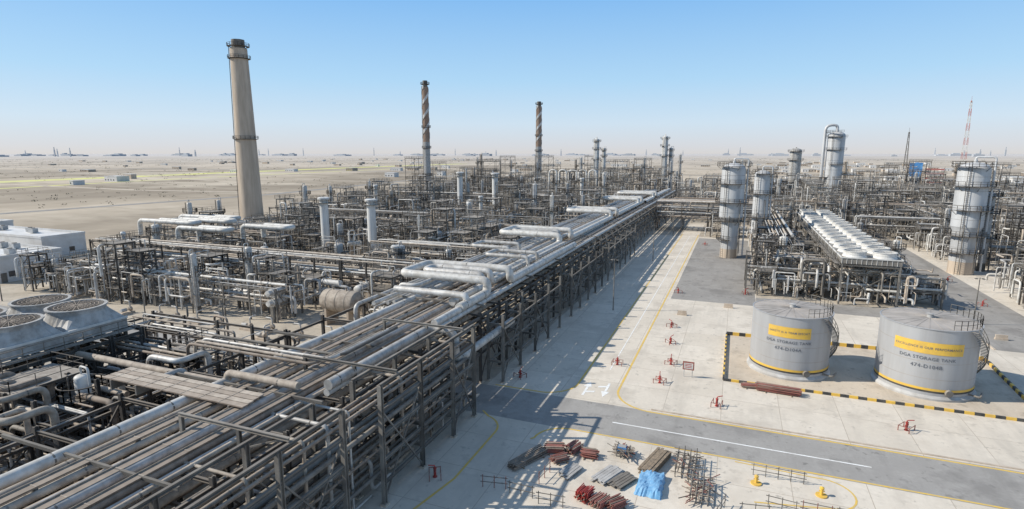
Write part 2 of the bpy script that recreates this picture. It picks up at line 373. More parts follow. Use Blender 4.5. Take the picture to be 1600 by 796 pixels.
# ------------------------------------------------------------------ ground
def gmat(name,c1,c2,c3,s1,s2,haze=False,joints=0,rough=.9):
    m=D.materials.new(name); m.use_nodes=True; nt=m.node_tree; L=nt.links.new; b=nt.nodes['Principled BSDF']; b.inputs['Roughness'].default_value=rough
    b.inputs['Specular IOR Level'].default_value=.15
    g=nd(nt,'ShaderNodeNewGeometry')
    def noise(s,d=6,lo=.4,hi=.62,st=None):
        n=nd(nt,'ShaderNodeTexNoise'); n.inputs['Scale'].default_value=s; n.inputs['Detail'].default_value=d; n.inputs['Roughness'].default_value=.65
        if st:
            mp=nd(nt,'ShaderNodeMapping'); mp.inputs['Scale'].default_value=st; L(g.outputs['Position'],mp.inputs[0]); L(mp.outputs[0],n.inputs['Vector'])
        else: L(g.outputs['Position'],n.inputs['Vector'])
        r=nd(nt,'ShaderNodeMapRange'); r.inputs[1].default_value=lo; r.inputs[2].default_value=hi; L(n.outputs['Fac'],r.inputs[0]); return r.outputs[0]
    def mix(f,a,c,bl='MIX'):
        x=nd(nt,'ShaderNodeMix',data_type='RGBA',blend_type=bl)
        if isinstance(f,float): x.inputs[0].default_value=f
        else: L(f,x.inputs[0])
        for i,q in ((6,a),(7,c)):
            if isinstance(q,tuple): x.inputs[i].default_value=(*q,1)
            else: L(q,x.inputs[i])
        return x.outputs[2]
    o=mix(noise(s1),c1,c2); o=mix(noise(s2,8,.5,.75),o,c3)
    o=mix(noise(s2*7,4,.3,.9),o,tuple(a*.82 for a in c1))
    if joints:
        br=nd(nt,'ShaderNodeTexBrick'); br.inputs['Scale'].default_value=1; br.offset=0; br.inputs['Brick Width'].default_value=joints; br.inputs['Row Height'].default_value=joints
        br.inputs['Mortar Size'].default_value=.035; br.inputs['Color1'].default_value=(1,1,1,1); br.inputs['Color2'].default_value=(.92,.915,.905,1); br.inputs['Mortar'].default_value=(.66,.63,.6,1)
        L(g.outputs['Position'],br.inputs['Vector']); o=mix(1.0,o,br.outputs['Color'],'MULTIPLY')
    if joints or not haze:
        o=mix(noise(.25,6,.52,.78,(1,.15,1)),o,tuple(a*.62 for a in c1))
        o=mix(noise(.9,3,.61,.71),o,tuple(a*.6 for a in c1))
        o=mix(noise(.13,7,.53,.64),o,tuple(a*.8 for a in c2))
        o=mix(noise(.4,8,.58,.68),o,tuple(a*.74 for a in c2))
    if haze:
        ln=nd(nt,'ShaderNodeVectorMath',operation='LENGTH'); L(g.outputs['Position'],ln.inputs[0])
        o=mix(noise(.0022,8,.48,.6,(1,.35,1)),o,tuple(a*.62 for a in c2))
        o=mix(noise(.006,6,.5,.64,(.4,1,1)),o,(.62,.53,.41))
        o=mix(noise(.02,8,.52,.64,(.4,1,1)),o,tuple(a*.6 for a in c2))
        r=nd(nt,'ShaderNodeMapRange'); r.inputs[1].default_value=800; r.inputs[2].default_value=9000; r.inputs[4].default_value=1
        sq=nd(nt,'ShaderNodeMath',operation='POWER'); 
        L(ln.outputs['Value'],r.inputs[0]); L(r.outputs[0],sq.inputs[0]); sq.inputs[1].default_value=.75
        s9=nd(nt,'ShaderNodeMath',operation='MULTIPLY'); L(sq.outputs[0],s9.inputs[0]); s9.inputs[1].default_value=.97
        o=mix(s9.outputs[0],o,(.55,.51,.475))  # aerial haze painted into the sand's base colour, stronger with distance
    L(o,b.inputs['Base Color']); return m
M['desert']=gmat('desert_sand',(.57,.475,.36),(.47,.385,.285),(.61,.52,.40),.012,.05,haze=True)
M['yard']=gmat('yard_concrete',(.745,.665,.555),(.68,.60,.495),(.59,.515,.42),.07,.3,joints=6)
M['yard2']=gmat('unit_paving',(.58,.505,.405),(.47,.405,.32),(.36,.305,.24),.09,.35,joints=5)
M['sand']=gmat('compacted_sand',(.62,.525,.41),(.54,.45,.35),(.66,.57,.455),.1,.5)
M['asph']=gmat('worn_asphalt',(.35,.325,.292),(.30,.277,.25),(.41,.38,.342),.08,.5)
M['asph2']=gmat('grey_asphalt',(.375,.352,.322),(.32,.30,.275),(.42,.395,.36),.08,.5)
M['wline']=mat('white_road_paint',(.88,.87,.83),(.7,.67,.62),1.5,.7,0,0,0)
M['yline']=mat('yellow_road_paint',(.76,.49,.08),(.62,.44,.16),1.5,.7,0,0,0)
def sheet(name,pts,z,k,label=None):
    m=MB(); m.add([(x,y,z) for x,y in pts],[tuple(range(len(pts)))],k); obj(name,m,kind='structure',label=label)
def rect(name,x0,y0,x1,y1,z,k): sheet(name,[(x0,y0),(x1,y0),(x1,y1),(x0,y1)],z,k)
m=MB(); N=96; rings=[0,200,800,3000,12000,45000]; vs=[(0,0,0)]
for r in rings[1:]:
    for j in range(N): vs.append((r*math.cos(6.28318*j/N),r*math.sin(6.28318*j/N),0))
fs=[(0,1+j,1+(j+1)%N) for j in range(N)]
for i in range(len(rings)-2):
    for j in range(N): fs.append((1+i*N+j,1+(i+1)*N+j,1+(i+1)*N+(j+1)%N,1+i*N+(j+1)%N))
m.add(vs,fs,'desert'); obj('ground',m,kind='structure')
rect('concrete_yard',-27,-20,150,200,.006,'yard')
rect('unit_paving',-145,-20,-27.001,320,.006,'yard2')
rect('unit_paving',-27,200.01,150,430,.006,'yard2')
rect('unit_paving',5,118,36,199.9,.010,'yard2')
rect('road',-200,52.3,120,59.6,.012,'asph2')
rect('road',-16.8,59.6,-11,236,.012,'yard')
rect('asphalt_apron',-10.6,111,4.8,197,.014,'asph')
rect('asphalt_apron',36.5,98,48,300,.014,'asph')
rect('asphalt_apron',4.9,111,36.3,117.9,.014,'asph')
def ribbon(pts,w,k,z=.02,name='road_marking'):
    m=MB(); P=[Vector((*p,0)) for p in pts]; vs=[]
    for i,p in enumerate(P):
        t=(P[min(i+1,len(P)-1)]-P[max(i-1,0)]).normalized(); n=Vector((-t.y,t.x,0))*w/2
        vs+=[(p.x+n.x,p.y+n.y,z),(p.x-n.x,p.y-n.y,z)]
    m.add(vs,[(2*i,2*i+1,2*i+3,2*i+2) for i in range(len(P)-1)],k); obj(name,m,kind='structure')
def arc(cx,cy,r,a0,a1,n=12): return [(cx+r*math.cos(math.radians(a0+(a1-a0)*i/n)),cy+r*math.sin(math.radians(a0+(a1-a0)*i/n))) for i in range(n+1)]
ribbon([(-10.6,55.5),(13,55.5)],.18,'wline'); ribbon([(-11.3,205)]+arc(-7,64,4.6,180,270)+[(34,59.3),(90,59.3)],.26,'yline')
ribbon([(-16.6,205)]+arc(-20.6,64,4,0,-80)+[(-26,60)],.26,'yline')
ribbon([(-17.5,49)]+arc(-14.2,49.4,3,180,90)+[(8,52.5),(40,52.5),(90,52.5)],.22,'yline')
ribbon([(-24.5,53)]+arc(-24.5,49,3.2,70,0)+[(-21.3,40),(-22.5,34)],.22,'yline')
ribbon([(-13.9,200),(-13.9,70)],.13,'wline',.021)
ribbon([(1.5,52)]+arc(8.5,49.5,2.3,100,-60)+[(3,46)],.16,'yline')
ribbon([(14,48.2),(17.5,49.2),(26,48.9)],.16,'yline'); ribbon([(14,48.2),(13.4,46),(14.5,42)],.16,'yline')
def arrow(x,y,d):
    m=MB(); z=.024
    m.add([(x-.14,y,z),(x+.14,y,z),(x+.14,y+3*d,z),(x-.14,y+3*d,z)],[(0,1,2,3)],'wline'); m.add([(x-.5,y+2.6*d,z+.002),(x+.5,y+2.6*d,z+.002),(x,y+4.2*d,z+.002)],[(0,1,2)],'wline')
    m.add([(x,y+.8*d,z+.003),(x,y+1.3*d,z+.003),(x+1.1*d,y+1.7*d,z+.003),(x+1.1*d,y+1.25*d,z+.003)],[(0,1,2,3)],'wline')
    obj('road_marking',m,kind='structure')
arrow(-15.3,61,1); arrow(-13,65.5,-1)
m=MB(); m.box(-7.2,59.9,0,90,60.1,.1,'conc'); obj('kerb',m,kind='structure')
m=MB(); m.box(36.1,98,0,36.35,200,.12,'conc'); obj('kerb',m,kind='structure')
# ------------------------------------------------------------------ main pipe rack
TR='running along the main steel pipe rack'
xs=[-45,-39.5,-34,-28]; LV=[4.0,6.3,8.6]
secs=[[4,10,16,22,28],[34,40,46,52],[60,66,72,78,84,90],[96,102,108,114,120],[126,132,138,144,150],[157,164,171,178,185],[192,200,208,216,224],[232,240,248,256,264],[272,280,288,296,304]]
for i,ys in enumerate(secs):
    near=i<4
    frame(xs,ys,LV,parts=near,k='dsteel' if i<3 else 'steel',label='long dark steel pipe rack carrying many parallel pipes',top=9.0)
    if i<len(secs)-1:
        y0,y1=ys[-1],secs[i+1][0]
        for x in xs:
            for z in LV:
                m=MB(); m.beam((x,y0+.16,z-.3),(x,y1-.16,z-.3),.2,.3,'dsteel' if near else 'steel')
                obj('link_girder',m,label='grey steel girder bridging two pipe rack sections',cat='girder',group='steel girders between racks')
for ys in ([12,18,24,30],[34.6,40.6,46.6,51.4]):
    frame([-27.4,-24.8],ys,[2.2,4.2,6.3,8.4],parts=True,k='steel',label='tall braced grey steel frame beside the pipe rack',top=10.2,every=2,cw=.34,bw=.28)
for ys in ([61,67,73,79,85],[92,98,104,110,116]):
    frame([-27.4,-25.4],ys,[2.6,5,7.4],parts=True,k='steel',label='low braced grey steel frame beside the pipe rack',top=8.6,every=2)
frame([-27.4,-25.4],[122,129,136,143,150,157],[4,7.4],k='steel',label='low braced grey steel frame beside the pipe rack',top=8.6,every=2)
for y in (13,25,37,49):
    root=empty('portal_frame',(-29,y,0),'grey steel portal rising above the pipe deck','steel portal','portals above the pipe rack')
    for x in (-34.2,-29):
        m=MB(); m.ibeam((x,y,8.75),(x,y,10.4),.25,.25,'steel'); obj('post',m,root)
    m=MB(); m.ibeam((-34.4,y,10.5),(-24.8,y,10.5),.2,.24,'steel'); obj('crossbeam',m,root)
    m=MB(); m.beam((-29,y,9),(-25.4,y,10.4),.1,.1,'steel'); obj('brace',m,root)
for x in (-24.8,-27.4):
    for a,b in ((12,30),(34.6,51.4)):
        m=MB(); m.ibeam((x,a,10.22),(x,b,10.22),.2,.24,'steel'); obj('top_girder',m,label='grey steel girder along the frame top',cat='girder',group='top girders on the side frames')
pal=['alu','tan','brown','white','tan','alu','tan','galv','alu']
x=-37.9;i=0
for r,gp in zip([.12,.3,.1,.14,.26,.12,.12,.2,.34,.12,.14,.28,.12,.16,.3],[.08,.35,.12,.16,.4,.1,.14,.45,.14,.1,.35,.15,.14,.3,.2]):
    if x+2*r>-30.0: break
    x+=r; z=8.74+r; k=pal[i%9]
    pipe([(x,2,z),(x,R.choice([304,304,304,224,150]),z)],r,k,None,TR); x+=r+gp; i+=1
x=-44.4
while x<-38.3:
    r=R.choice([.14,.2,.28,.34]); x+=r; z=8.74+r
    y0=U(56,64); pipe([(x,y0,z-3),(x,y0,z),(x,304,z)] if R.random()<.6 else [(x,y0,z),(x,304,z)],r,R.choice(['alu','white','tan','alu','galv']),None,TR); x+=r+R.choice([.1,.2,.5])
pipe([(-38.6,2,9.2),(-38.6,130,9.2)],.42,'white',None,TR)
pipe([(-29.5,34,9.1),(-29.5,304,9.1)],.3,'alu',None,TR)
for z0,nn in ((6.45,14),(4.15,11)):
    x=-44.5
    for q in range(nn):
        r=R.choice([.1,.16,.22,.3,.36,.16]); x+=r
        if x>-28.8: break
        pipe([(x,3,z0+r),(x,304,z0+r)],r,R.choice(['brown','tan','steel','tan','alu']),None,TR); x+=r+U(.35,1.1)
for x0,w,y1 in ((-36.3,.6,60),(-33.6,.6,120),(-31.6,.5,58)):
    m=MB(); z=9.35; m.box(x0,0,z,x0+w,y1,z+.1,'brown'); 
    for y in range(2,int(y1),3): m.box(x0+.05,y,8.73,x0+w-.05,y+.15,z,'steel'); m.box(x0-.02,y,z+.1,x0+w+.02,y+.08,z+.125,'tan')
    m.box(x0-.04,0,z+.0,x0-.005,y1,z+.2,'tan'); obj('cable_tray',m,label='dusty brown covered cable tray on pipe rack',cat='cable tray',group='cable trays on the pipe rack')
m=MB()
for q in range(4):
    y0=28.6+q*.62; m.box(-48,y0,9.62,-32.6-q*.1,y0+.52,9.72,'tan' if q%2 else 'brown')
    for xx in range(-47,-33,2): m.box(xx,y0-.02,9.721,xx+.08,y0+.54,9.745,'tan')
for xx in (-47,-44,-39,-34): m.box(xx,28.5,8.8,xx+.15,31.1,9.618,'steel')
obj('cable_tray',m,label='wide dusty brown cable tray crossing the pipe rack',cat='cable tray',group='cable trays on the pipe rack')
m=MB(); m.box(-30.9,76,9.5,-30.1,118,9.56,'grate'); m.rail([(-30.1,76,9.56),(-30.1,118,9.56)],1.1,'steel',.06); m.rail([(-30.9,76,9.56),(-30.9,118,9.56)],1.1,'steel',.06)
obj('walkway',m,label='narrow grated walkway with handrails on the rack',cat='walkway')
def loop(xr,xl,y0,y1,r,k,ya,yb,zb=9.9,rise=1.6,n='bending in an expansion loop above the rack'):
    pipe([(xr,ya,zb),(xr,y0,zb),(xr,y0,zb+rise),(xl,y0,zb+rise),(xl,y1,zb+rise),(xr,y1,zb+rise),(xr,y1,zb),(xr,yb,zb)],r,k,r*2.3,n)
loop(-29.8,-43.0,66.2,74.2,.56,'white',58,109); loop(-31.8,-41.0,69,71.8,.48,'alu',60,109)
loop(-33.0,-46.2,109.5,118,.58,'white',75,160,9.9); loop(-35,-44.4,112.3,115.5,.48,'alu',75,160,9.9)
loop(-33,-46,160,168.5,.6,'white',120,215,9.9); loop(-34.8,-44.2,162.8,166,.48,'alu',120,215,9.9)
loop(-33,-46,208,216,.6,'white',170,290,9.9); loop(-32,-47,240,249,.58,'white',218,300,9.9)
loop(-37,-44.5,92,97,.34,'alu',78,104,9.8); loop(-30.5,-38,84,88.5,.32,'alu',76,104,9.9)
pipe([(-29.3,34,9.8),(-29.3,50,9.8),(-26.2,50,9.8),(-26.2,50,6.5),(-26.2,66,6.5)],.44,'alu',1.2,TR)
pipe([(-29.8,52,9.7),(-29.8,60,9.7),(-29.8,60,10.9),(-34,60,10.9),(-40,60,10.9)],.42,'alu',1.1,TR)
pipe([(-31,32.6,10.0),(-38.5,32.6,10.0),(-38.5,32.6,9.0),(-58,32.6,9.0)],.32,'tan',1.1,'crossing over the rack with a bend')
for q,(yy,kk) in enumerate(((36.5,'brown'),(37.3,'tan'),(38.1,'alu'),(39.2,'steel'))):
    pipe([(-33+q*.3,yy+9,10.1),(-33+q*.3,yy,10.1),(-48,yy,10.1),(-48,yy,8.4),(-62,yy,8.4)],.15,kk,.8,'crossing over the rack with a bend')
pipe([(-40.5,56,9.9),(-40.5,62,9.9),(-40.5,62,11),(-38,62,11),(-38,66,11)],.28,'alu',1,TR)
for y in (20,32,44,62,80,95,125,150,180,196,230,260):
    m=MB(); m.beam((-44.8,y,9.35),(-28.2,y,9.35),.18,.22,'steel'); obj('pipe_support',m,label='raised steel crossbeam supporting upper pipes',cat='beam',group='raised pipe supports')
for y in [13+2.4*i for i in range(17)]:
    z1=R.choice([3.6,6.2,8.9]); z0=U(.6,3); k=R.choice(['brown','tan','alu','tan','alu'])
    pipe([(-32,y,z1),(-26,y,z1),(-26,y,z0),(-26,y+U(1,4),z0)],U(.08,.16),k,None,'dropping down the side of the rack')
for z0 in (2.45,4.45,6.55,8.65):
    for q in range(3): pipe([(-26.9+q*.7,12,z0),(-26.9+q*.7,51,z0)],U(.1,.2),R.choice(['brown','alu','tan','steel']),None,TR)
# ------------------------------------------------------------------ clutter generator
P1=['alu','alu','white','tan','galv','steel','white','tan']; P2=['brown','tan','steel','dsteel','dsteel','tan','steel','alu']
def snarl(x0,x1,y0,y1,n,hmin=2.5,hmax=9,rmax=.24,pl=None):
    for _ in range(n):
        x,y=U(x0,x1),U(y0,y1); h=U(hmin,hmax); z=U(.3,2.5); r=R.choice([.05,.07,.09,.12,.15,.18,rmax]); k=R.choice(pl or P1)
        p=[(x,y,z),(x,y,h)]
        ax=R.random()<.5; d=U(2,7)*R.choice([-1,1])
        if ax: x=min(max(x+d,x0),x1)
        else: y=min(max(y+d,y0),y1)
        p.append((x,y,h))
        c=R.random()
        if c<.55: p.append((x,y,U(.3,h*.7)))
        else:
            d=U(2,8)*R.choice([-1,1])
            if ax: y=min(max(y+d,y0),y1)
            else: x=min(max(x+d,x0),x1)
            p.append((x,y,h)); p.append((x,y,h+U(-2,1.5)))
        q=[p[0]]
        for a in p[1:]:
            if (Vector(a)-Vector(q[-1])).length>.5: q.append(a)
        if len(q)>1: pipe(q,r,k)
PUMPS=[0]; PR,PC=make_pump(); PR.location=(-66,62.5,0); WL[PR.name]=Vector((-66,62.5,0))
def cell(x,y,s,near,hs=1.,dn=1.):
    c=R.random(); k=R.choice(['steel','steel','dsteel'])
    sn=lambda n,h: snarl(x-s*.6,x+s*.6,y-s*.6,y+s*.6,int(n*dn),2.,h)
    if c<.50:
        n=R.choice([2,2,3,3,4]); h=U(2.5,3.1)*hs
        tower(x,y,U(.55,.9)*s,U(.55,.9)*s,[h*(i+1) for i in range(n)],near,k)
        sn(9 if near else 7,h*n+1)
    elif c<.62:
        hdrum(x,y,U(2,4.5),U(.7,1.25),U(3.8,5.8),R.choice('xy'),R.choice(['white','alu','tan']),'horizontal clad drum on two saddles'); sn(7,7*hs)
    elif c<.71:
        exch(x,y,U(1.2,3.5),U(.45,.65),U(3.5,5),R.choice('xy'),R.choice(['alu','white','tan'])); sn(8,7*hs)
    elif c<.84:
        h=U(7,13.5)*hs; vcol(x,y,U(.45,.95),h,R.choice(['alu','white','galv','tan']),[h*.5,h*.8] if R.random()<.7 else [h*.7],1.2,label='slim silver vertical vessel with platforms',n=14); sn(8,7*hs)
    else:
        sn(13,7.5*hs)
        for i in range(2):
            if PUMPS[0]<120:
                PUMPS[0]+=1; copy_thing(PR,PC,(x+U(-2,2),y+U(-2,2),0),R.choice([0,1.5708,3.1416]))
def zone(x0,x1,y0,y1,s,near=False,hs=1.,skip=.0,avoid=(),dn=1.):
    nx=max(1,int((x1-x0)/s)); ny=max(1,int((y1-y0)/s))
    for i in range(nx):
        for j in range(ny):
            x=x0+(i+.5)*(x1-x0)/nx+U(-.8,.8); y=y0+(j+.5)*(y1-y0)/ny+U(-.8,.8)
            if R.random()<skip or any(a<x<b and c<y<d for a,b,c,d in avoid): continue
            cell(x,y,s,near,hs,dn)
def xrack(x0,x1,y0,y1,lv,bay=6,near=False,k='steel',rows=2,gap=1.):
    n=max(1,round((x1-x0)/bay)); X=[x0+(x1-x0)*i/n for i in range(n+1)]
    for a in range(0,n,6):
        seg=X[a:a+7]
        Y=[y0+(y1-y0)*i/(rows-1) for i in range(rows)]
        if a>0: seg=[seg[0]+.35]+seg[1:]
        frame(seg,Y,lv,parts=near,k=k,brace=True,top=lv[-1]+.3,label='grey steel pipe rack with pipes on its levels',cw=.28)
    for z in lv:
        yy=y0+.4
        while yy<y1-.3:
            r=R.choice([.07,.1,.13,.18,.25]); a=x0 if R.random()<.5 else U(x0,(x0+x1)/2); b=x1 if R.random()<.5 else U((x0+x1)/2,x1)
            z2=z+.15+r
            pts=[(a,yy+r,z2),(b,yy+r,z2)]
            if R.random()<.5: pts=[(a,yy+r,max(.5,z2-U(2,5)))]+pts
            if R.random()<.5: pts=pts+[(b,yy+r,max(.5,z2-U(2,5)))]
            pipe(pts,r,R.choice(['alu','white','tan','galv','brown','tan','alu']),None,'running along a steel pipe rack'); yy+=2*r+U(.3,1.1)*gap
def yrack(x0,x1,y0,y1,lv,bay=7,k='steel'):
    n=max(1,round((y1-y0)/bay)); Y=[y0+(y1-y0)*i/n for i in range(n+1)]
    for a in range(0,n,8): frame([x0,x1],(Y[a:a+9] if a==0 else [Y[a]+.35]+Y[a+1:a+9]),lv,k=k,label='grey steel pipe rack with pipes on its levels')
    for z in lv:
        xx=x0+.4
        while xx<x1-.3:
            r=R.choice([.12,.18,.24,.34]); pipe([(xx+r,y0,z+.14+r),(xx+r,y1,z+.14+r)],r,R.choice(['alu','white','tan','galv']),None,'running along a steel pipe rack'); xx+=2*r+U(.3,1)
zone(-137,-48,68,83,5.0,True,.95,skip=.07,avoid=[(-67,-51,64,79)])
xrack(-138,-50,83.5,89.5,[3.6,6,8.2],6,True,'dsteel')
xrack(-68,-46,42.5,47.5,[3.4,5.8,8.0],6,True,'dsteel',gap=1.2)
xrack(-72,-46,14,22,[3.2,5.6,7.6],6,True,'dsteel',gap=1.6)
xrack(-54.5,-46,24,38,[3.2,6.0,7.6],4,True,'dsteel',rows=3,gap=2)
zone(-54,-46,22,40,4.5,False,.8)
xrack(-135,-70,70,74,[3.2,5.6],6,False,'steel',gap=1.5)
zone(-142,-47,91,104,5.2,False,.9,.04,avoid=[(-104,-78,96,105)])
xrack(-150,-108,105.5,111,[3.5,6,8],7,gap=1.6); xrack(-77,-50,105.5,111,[3.5,6,8],7,gap=1.6)
zone(-155,-47,113,150,6.2,False,1.1,.06,avoid=[(-107,-97,108,124),(-92,-82,108,124)],dn=.9)
xrack(-150,-50,150,156,[4,7,9.5],7,gap=2)
yrack(-72,-67,112,200,[4,7])
zone(-155,-47,157,225,7.4,False,1.35,.08,avoid=[(-111,-102,192,212),(-93,-85,190,207)],dn=.9)
xrack(-160,-50,226,233,[4,7,10],8,gap=2)
zone(-160,-50,236,310,9.5,False,1.6,.1,dn=.9)
zone(-200,-30,312,420,13,False,2.1,.12,dn=1.)
for i in range(9): copy_thing(PR,PC,(-98+i*5.2+U(-1,1),65+U(-.8,.6),0),R.choice([0,1.5708])); PUMPS[0]+=1
xrack(-27,9,212,224,[4.8,6.6,8.4,10.4],9,False,'dsteel',rows=3,gap=.6)
zone(-8,18,198,210,6.5,False,1.1,.0)
xrack(-24,150,240,247,[4.5,7,9.5],8,gap=1.); xrack(36,150,205,211,[5,8],8,gap=1.5)
yrack(8,14,150,238,[5,8]); 
zone(4,20,138,200,5.4,False,.8,.05); zone(31.5,35.5,122,200,5,False,.7,.05)
xrack(3,36,121,125,[3,5.4],5.5,True,gap=1.2); xrack(3,19,128,134,[3.5,6.5],5.5,gap=1.2)
snarl(19,31,117.5,140,110,1,6.8); snarl(19,31,140,200,120,1,6.8)
zone(4,18,119,140,4.4,True,.85)
zone(50,120,118,205,6.6,False,1.1,.08,avoid=[(44,60,145,168)])
zone(18,150,214,240,7,False,1.3,.06); zone(-26,160,250,330,9.5,False,1.5,.08); yrack(60,66,215,330,[5,8]); yrack(100,106,215,330,[5,8])
xrack(50,160,300,306,[5,8,11],9); zone(-20,180,332,430,13.5,False,1.9,.1)
# ------------------------------------------------------------------ notable columns
vcol(-1,163,3.0,25.5,'vessel',[5,10,15,20,24.6],2.5,label='large silver column with domed top beside paved road',r2=2.2,op=.07)
vcol(7,186,2.2,23,'vessel',[9,16,22],2,label='narrow silver column with platforms and riser pipe')
vcol(50.6,161,3.1,26,'vessel',[5,9,15,20.5,25],3,label='large silver column with domed top and platforms',r2=2.6,op=.07)
vcol(56,166,1.0,19,'galv',[8,14,18],2,label='slender silver column beside the large column')
vcol(50,365,4.4,40,'vessel',[22,30,37,39.5],3,label='tall silver column with large overhead pipe',over=False)
pipe([(50,365,40),(50,365,43.5),(44,364,43.5),(44,364,4)],.8,'vessel',3,'rising over the top of a tall column')
vcol(31,374,3.2,31,'alu',[24,29],3,label='silver column with platforms in the far unit',over=False)
vcol(-91,386,1.9,38,'pale',[24,31,36],3,label='tall slim silver column in the far unit'); vcol(-87,392,1.1,32,'pale',[26,30],3,label='slim silver column beside a taller one')
vcol(-48,408,2.0,40,'pale',[26,33,38],3,label='tall slim silver column in the far unit'); vcol(-44,410,1.2,32,'pale',[26,30],3,label='slim silver column beside a taller one')
vcol(75,180,1.6,16,'alu',[8,13],2); vcol(84,150,2,14,'vessel',[7,12],2)
for x,y,h,r in ((-102,121,16.6,1.1),(-87,121,16.6,1.1),(-107,211,20.5,1.15),(-89,206,20.5,1.15),(-66,100,9,.8),(-120,170,17,.6),(-74,160,15,.55),(-60,230,18,.7),(-118,78,12,.35)):
    root=empty('vent_stack',(x,y,0),'plain pale grey vent stack with flared top cap','stack','pale vent stacks in the unit')
    m=MB(); m.lathe(x,y,[(r*1.1,0),(r,1),(r,h-.8),(r*1.4,h-.7),(r*1.4,h-.2),(r*.9,h),(r*.8,h),(r*.8,h-1)],'pale',20); obj('barrel',m,root)
    m=MB(); q=r+.8; m.lathe(x,y,[(r*1.02,h-1.6),(q,h-1.6),(q,h-1.5),(r*1.02,h-1.5)],'grate',18); m.rail([(x+q*math.cos(a*.5236),y+q*math.sin(a*.5236),h-1.5) for a in range(13)],1,'steel',.05); obj('ring_platform',m,root)
hdrum(-59.5,73.5,4.0,1.85,7.4,'x','tan','large cream horizontal drum on concrete saddles')
for i,(x0,x1,y,z,r) in enumerate(((-150,-130,104,10.2,.6),(-140,-122,108,10.5,.6),(-128,-112,98,10.,.55),(-112,-98,103,10.6,.6),(-146,-126,113,10.6,.6))):
    pipe([(x0,y,z-4),(x0,y,z),(x1,y,z),(x1,y+2.6,z),(x0+4,y+2.6,z),(x0+4,y+2.6,z-3)],r,'white',1.3,'looping on top of the steel racks')
for i in range(5):
    x=-104+i*6.; pipe([(x,322,6),(x,322,18.5),(x+4.6,322,18.5),(x+4.6,322,6)],.5,'white',2.2,'forming an inverted U above the unit')
# ------------------------------------------------------------------ chimneys
def chimney(x,y,h,r0,r1,k,label,helix=False):
    root=empty('chimney',(x,y,0),label,'chimney')
    m=MB(); pr=[(r0+(r1-r0)*i/12,(h-3.5)*i/12) for i in range(13)]
    m.lathe(x,y,pr,k,40); obj('shaft',m,root)
    m=MB(); t=h-3.5; m.lathe(x,y,[(r1,t),(r1*.78,t+.1),(r1*.76,h),(r1*.66,h),(r1*.66,h-3)],'steel',32); obj('flue_tip',m,root)
    for f in ((.46,.9,.965) if not helix else (.22,.45,.62,.97)):
        z=h*f; rr=r0+(r1-r0)*f; m=MB(); q=rr+(.9 if not helix else .7); m.lathe(x,y,[(rr,z-.3),(q,z-.1),(q,z),(rr,z)],'dsteel',28)
        m.rail([(x+q*math.cos(a*.3927),y+q*math.sin(a*.3927),z) for a in range(17)],1.2,'dsteel',.1); obj('gallery',m,root)
    m=MB(); a=math.radians(-125)
    for i in range(12):
        f0=i/12;f1=(i+1)/12
        for sg in (-.4,.4):
            p=[]
            for f in (f0,f1):
                rr=r0+(r1-r0)*f+.3; p.append((x+rr*math.cos(a)-sg*math.sin(a),y+rr*math.sin(a)+sg*math.cos(a),(h-3)*f))
            m.beam(p[0],p[1],.12,.12,'dsteel')
    obj('ladder',m,root)
    if helix:
        m=MB()
        m.lathe(x,y,[(r0+.02,0),(r0+(r1-r0)*.5+.03,h*.5)],'galv',32); obj('lower_cladding',m,root)
        for st in range(2):
            m=MB(); vs=[];N=80
            for i in range(N+1):
                f=.52+.42*i/N; z=h*f; rr=r0+(r1-r0)*f; a=st*3.1416+i/N*11
                for e,dz in ((-.05,0),(.2,0),(.2,2.0),(-.05,2.0)): vs.append((x+(rr+e)*math.cos(a),y+(rr+e)*math.sin(a),z+dz))
            fs=[(i*4+q,i*4+(q+1)%4,i*4+4+(q+1)%4,i*4+4+q) for i in range(N) for q in range(4)]
            m.add(vs,fs,'pale'); obj('helical_strake',m,root,label='pale spiral wind strake')
chimney(-195,185,74,4.75,3.35,'conc','tall tapered concrete chimney with dark gallery rings')
chimney(-170,293,69,2.1,1.8,'rust','slender rust stained stack with spiral strakes',True)
chimney(-141,410,66,2.4,2.0,'rust','slender rust stained stack with spiral strakes',True)
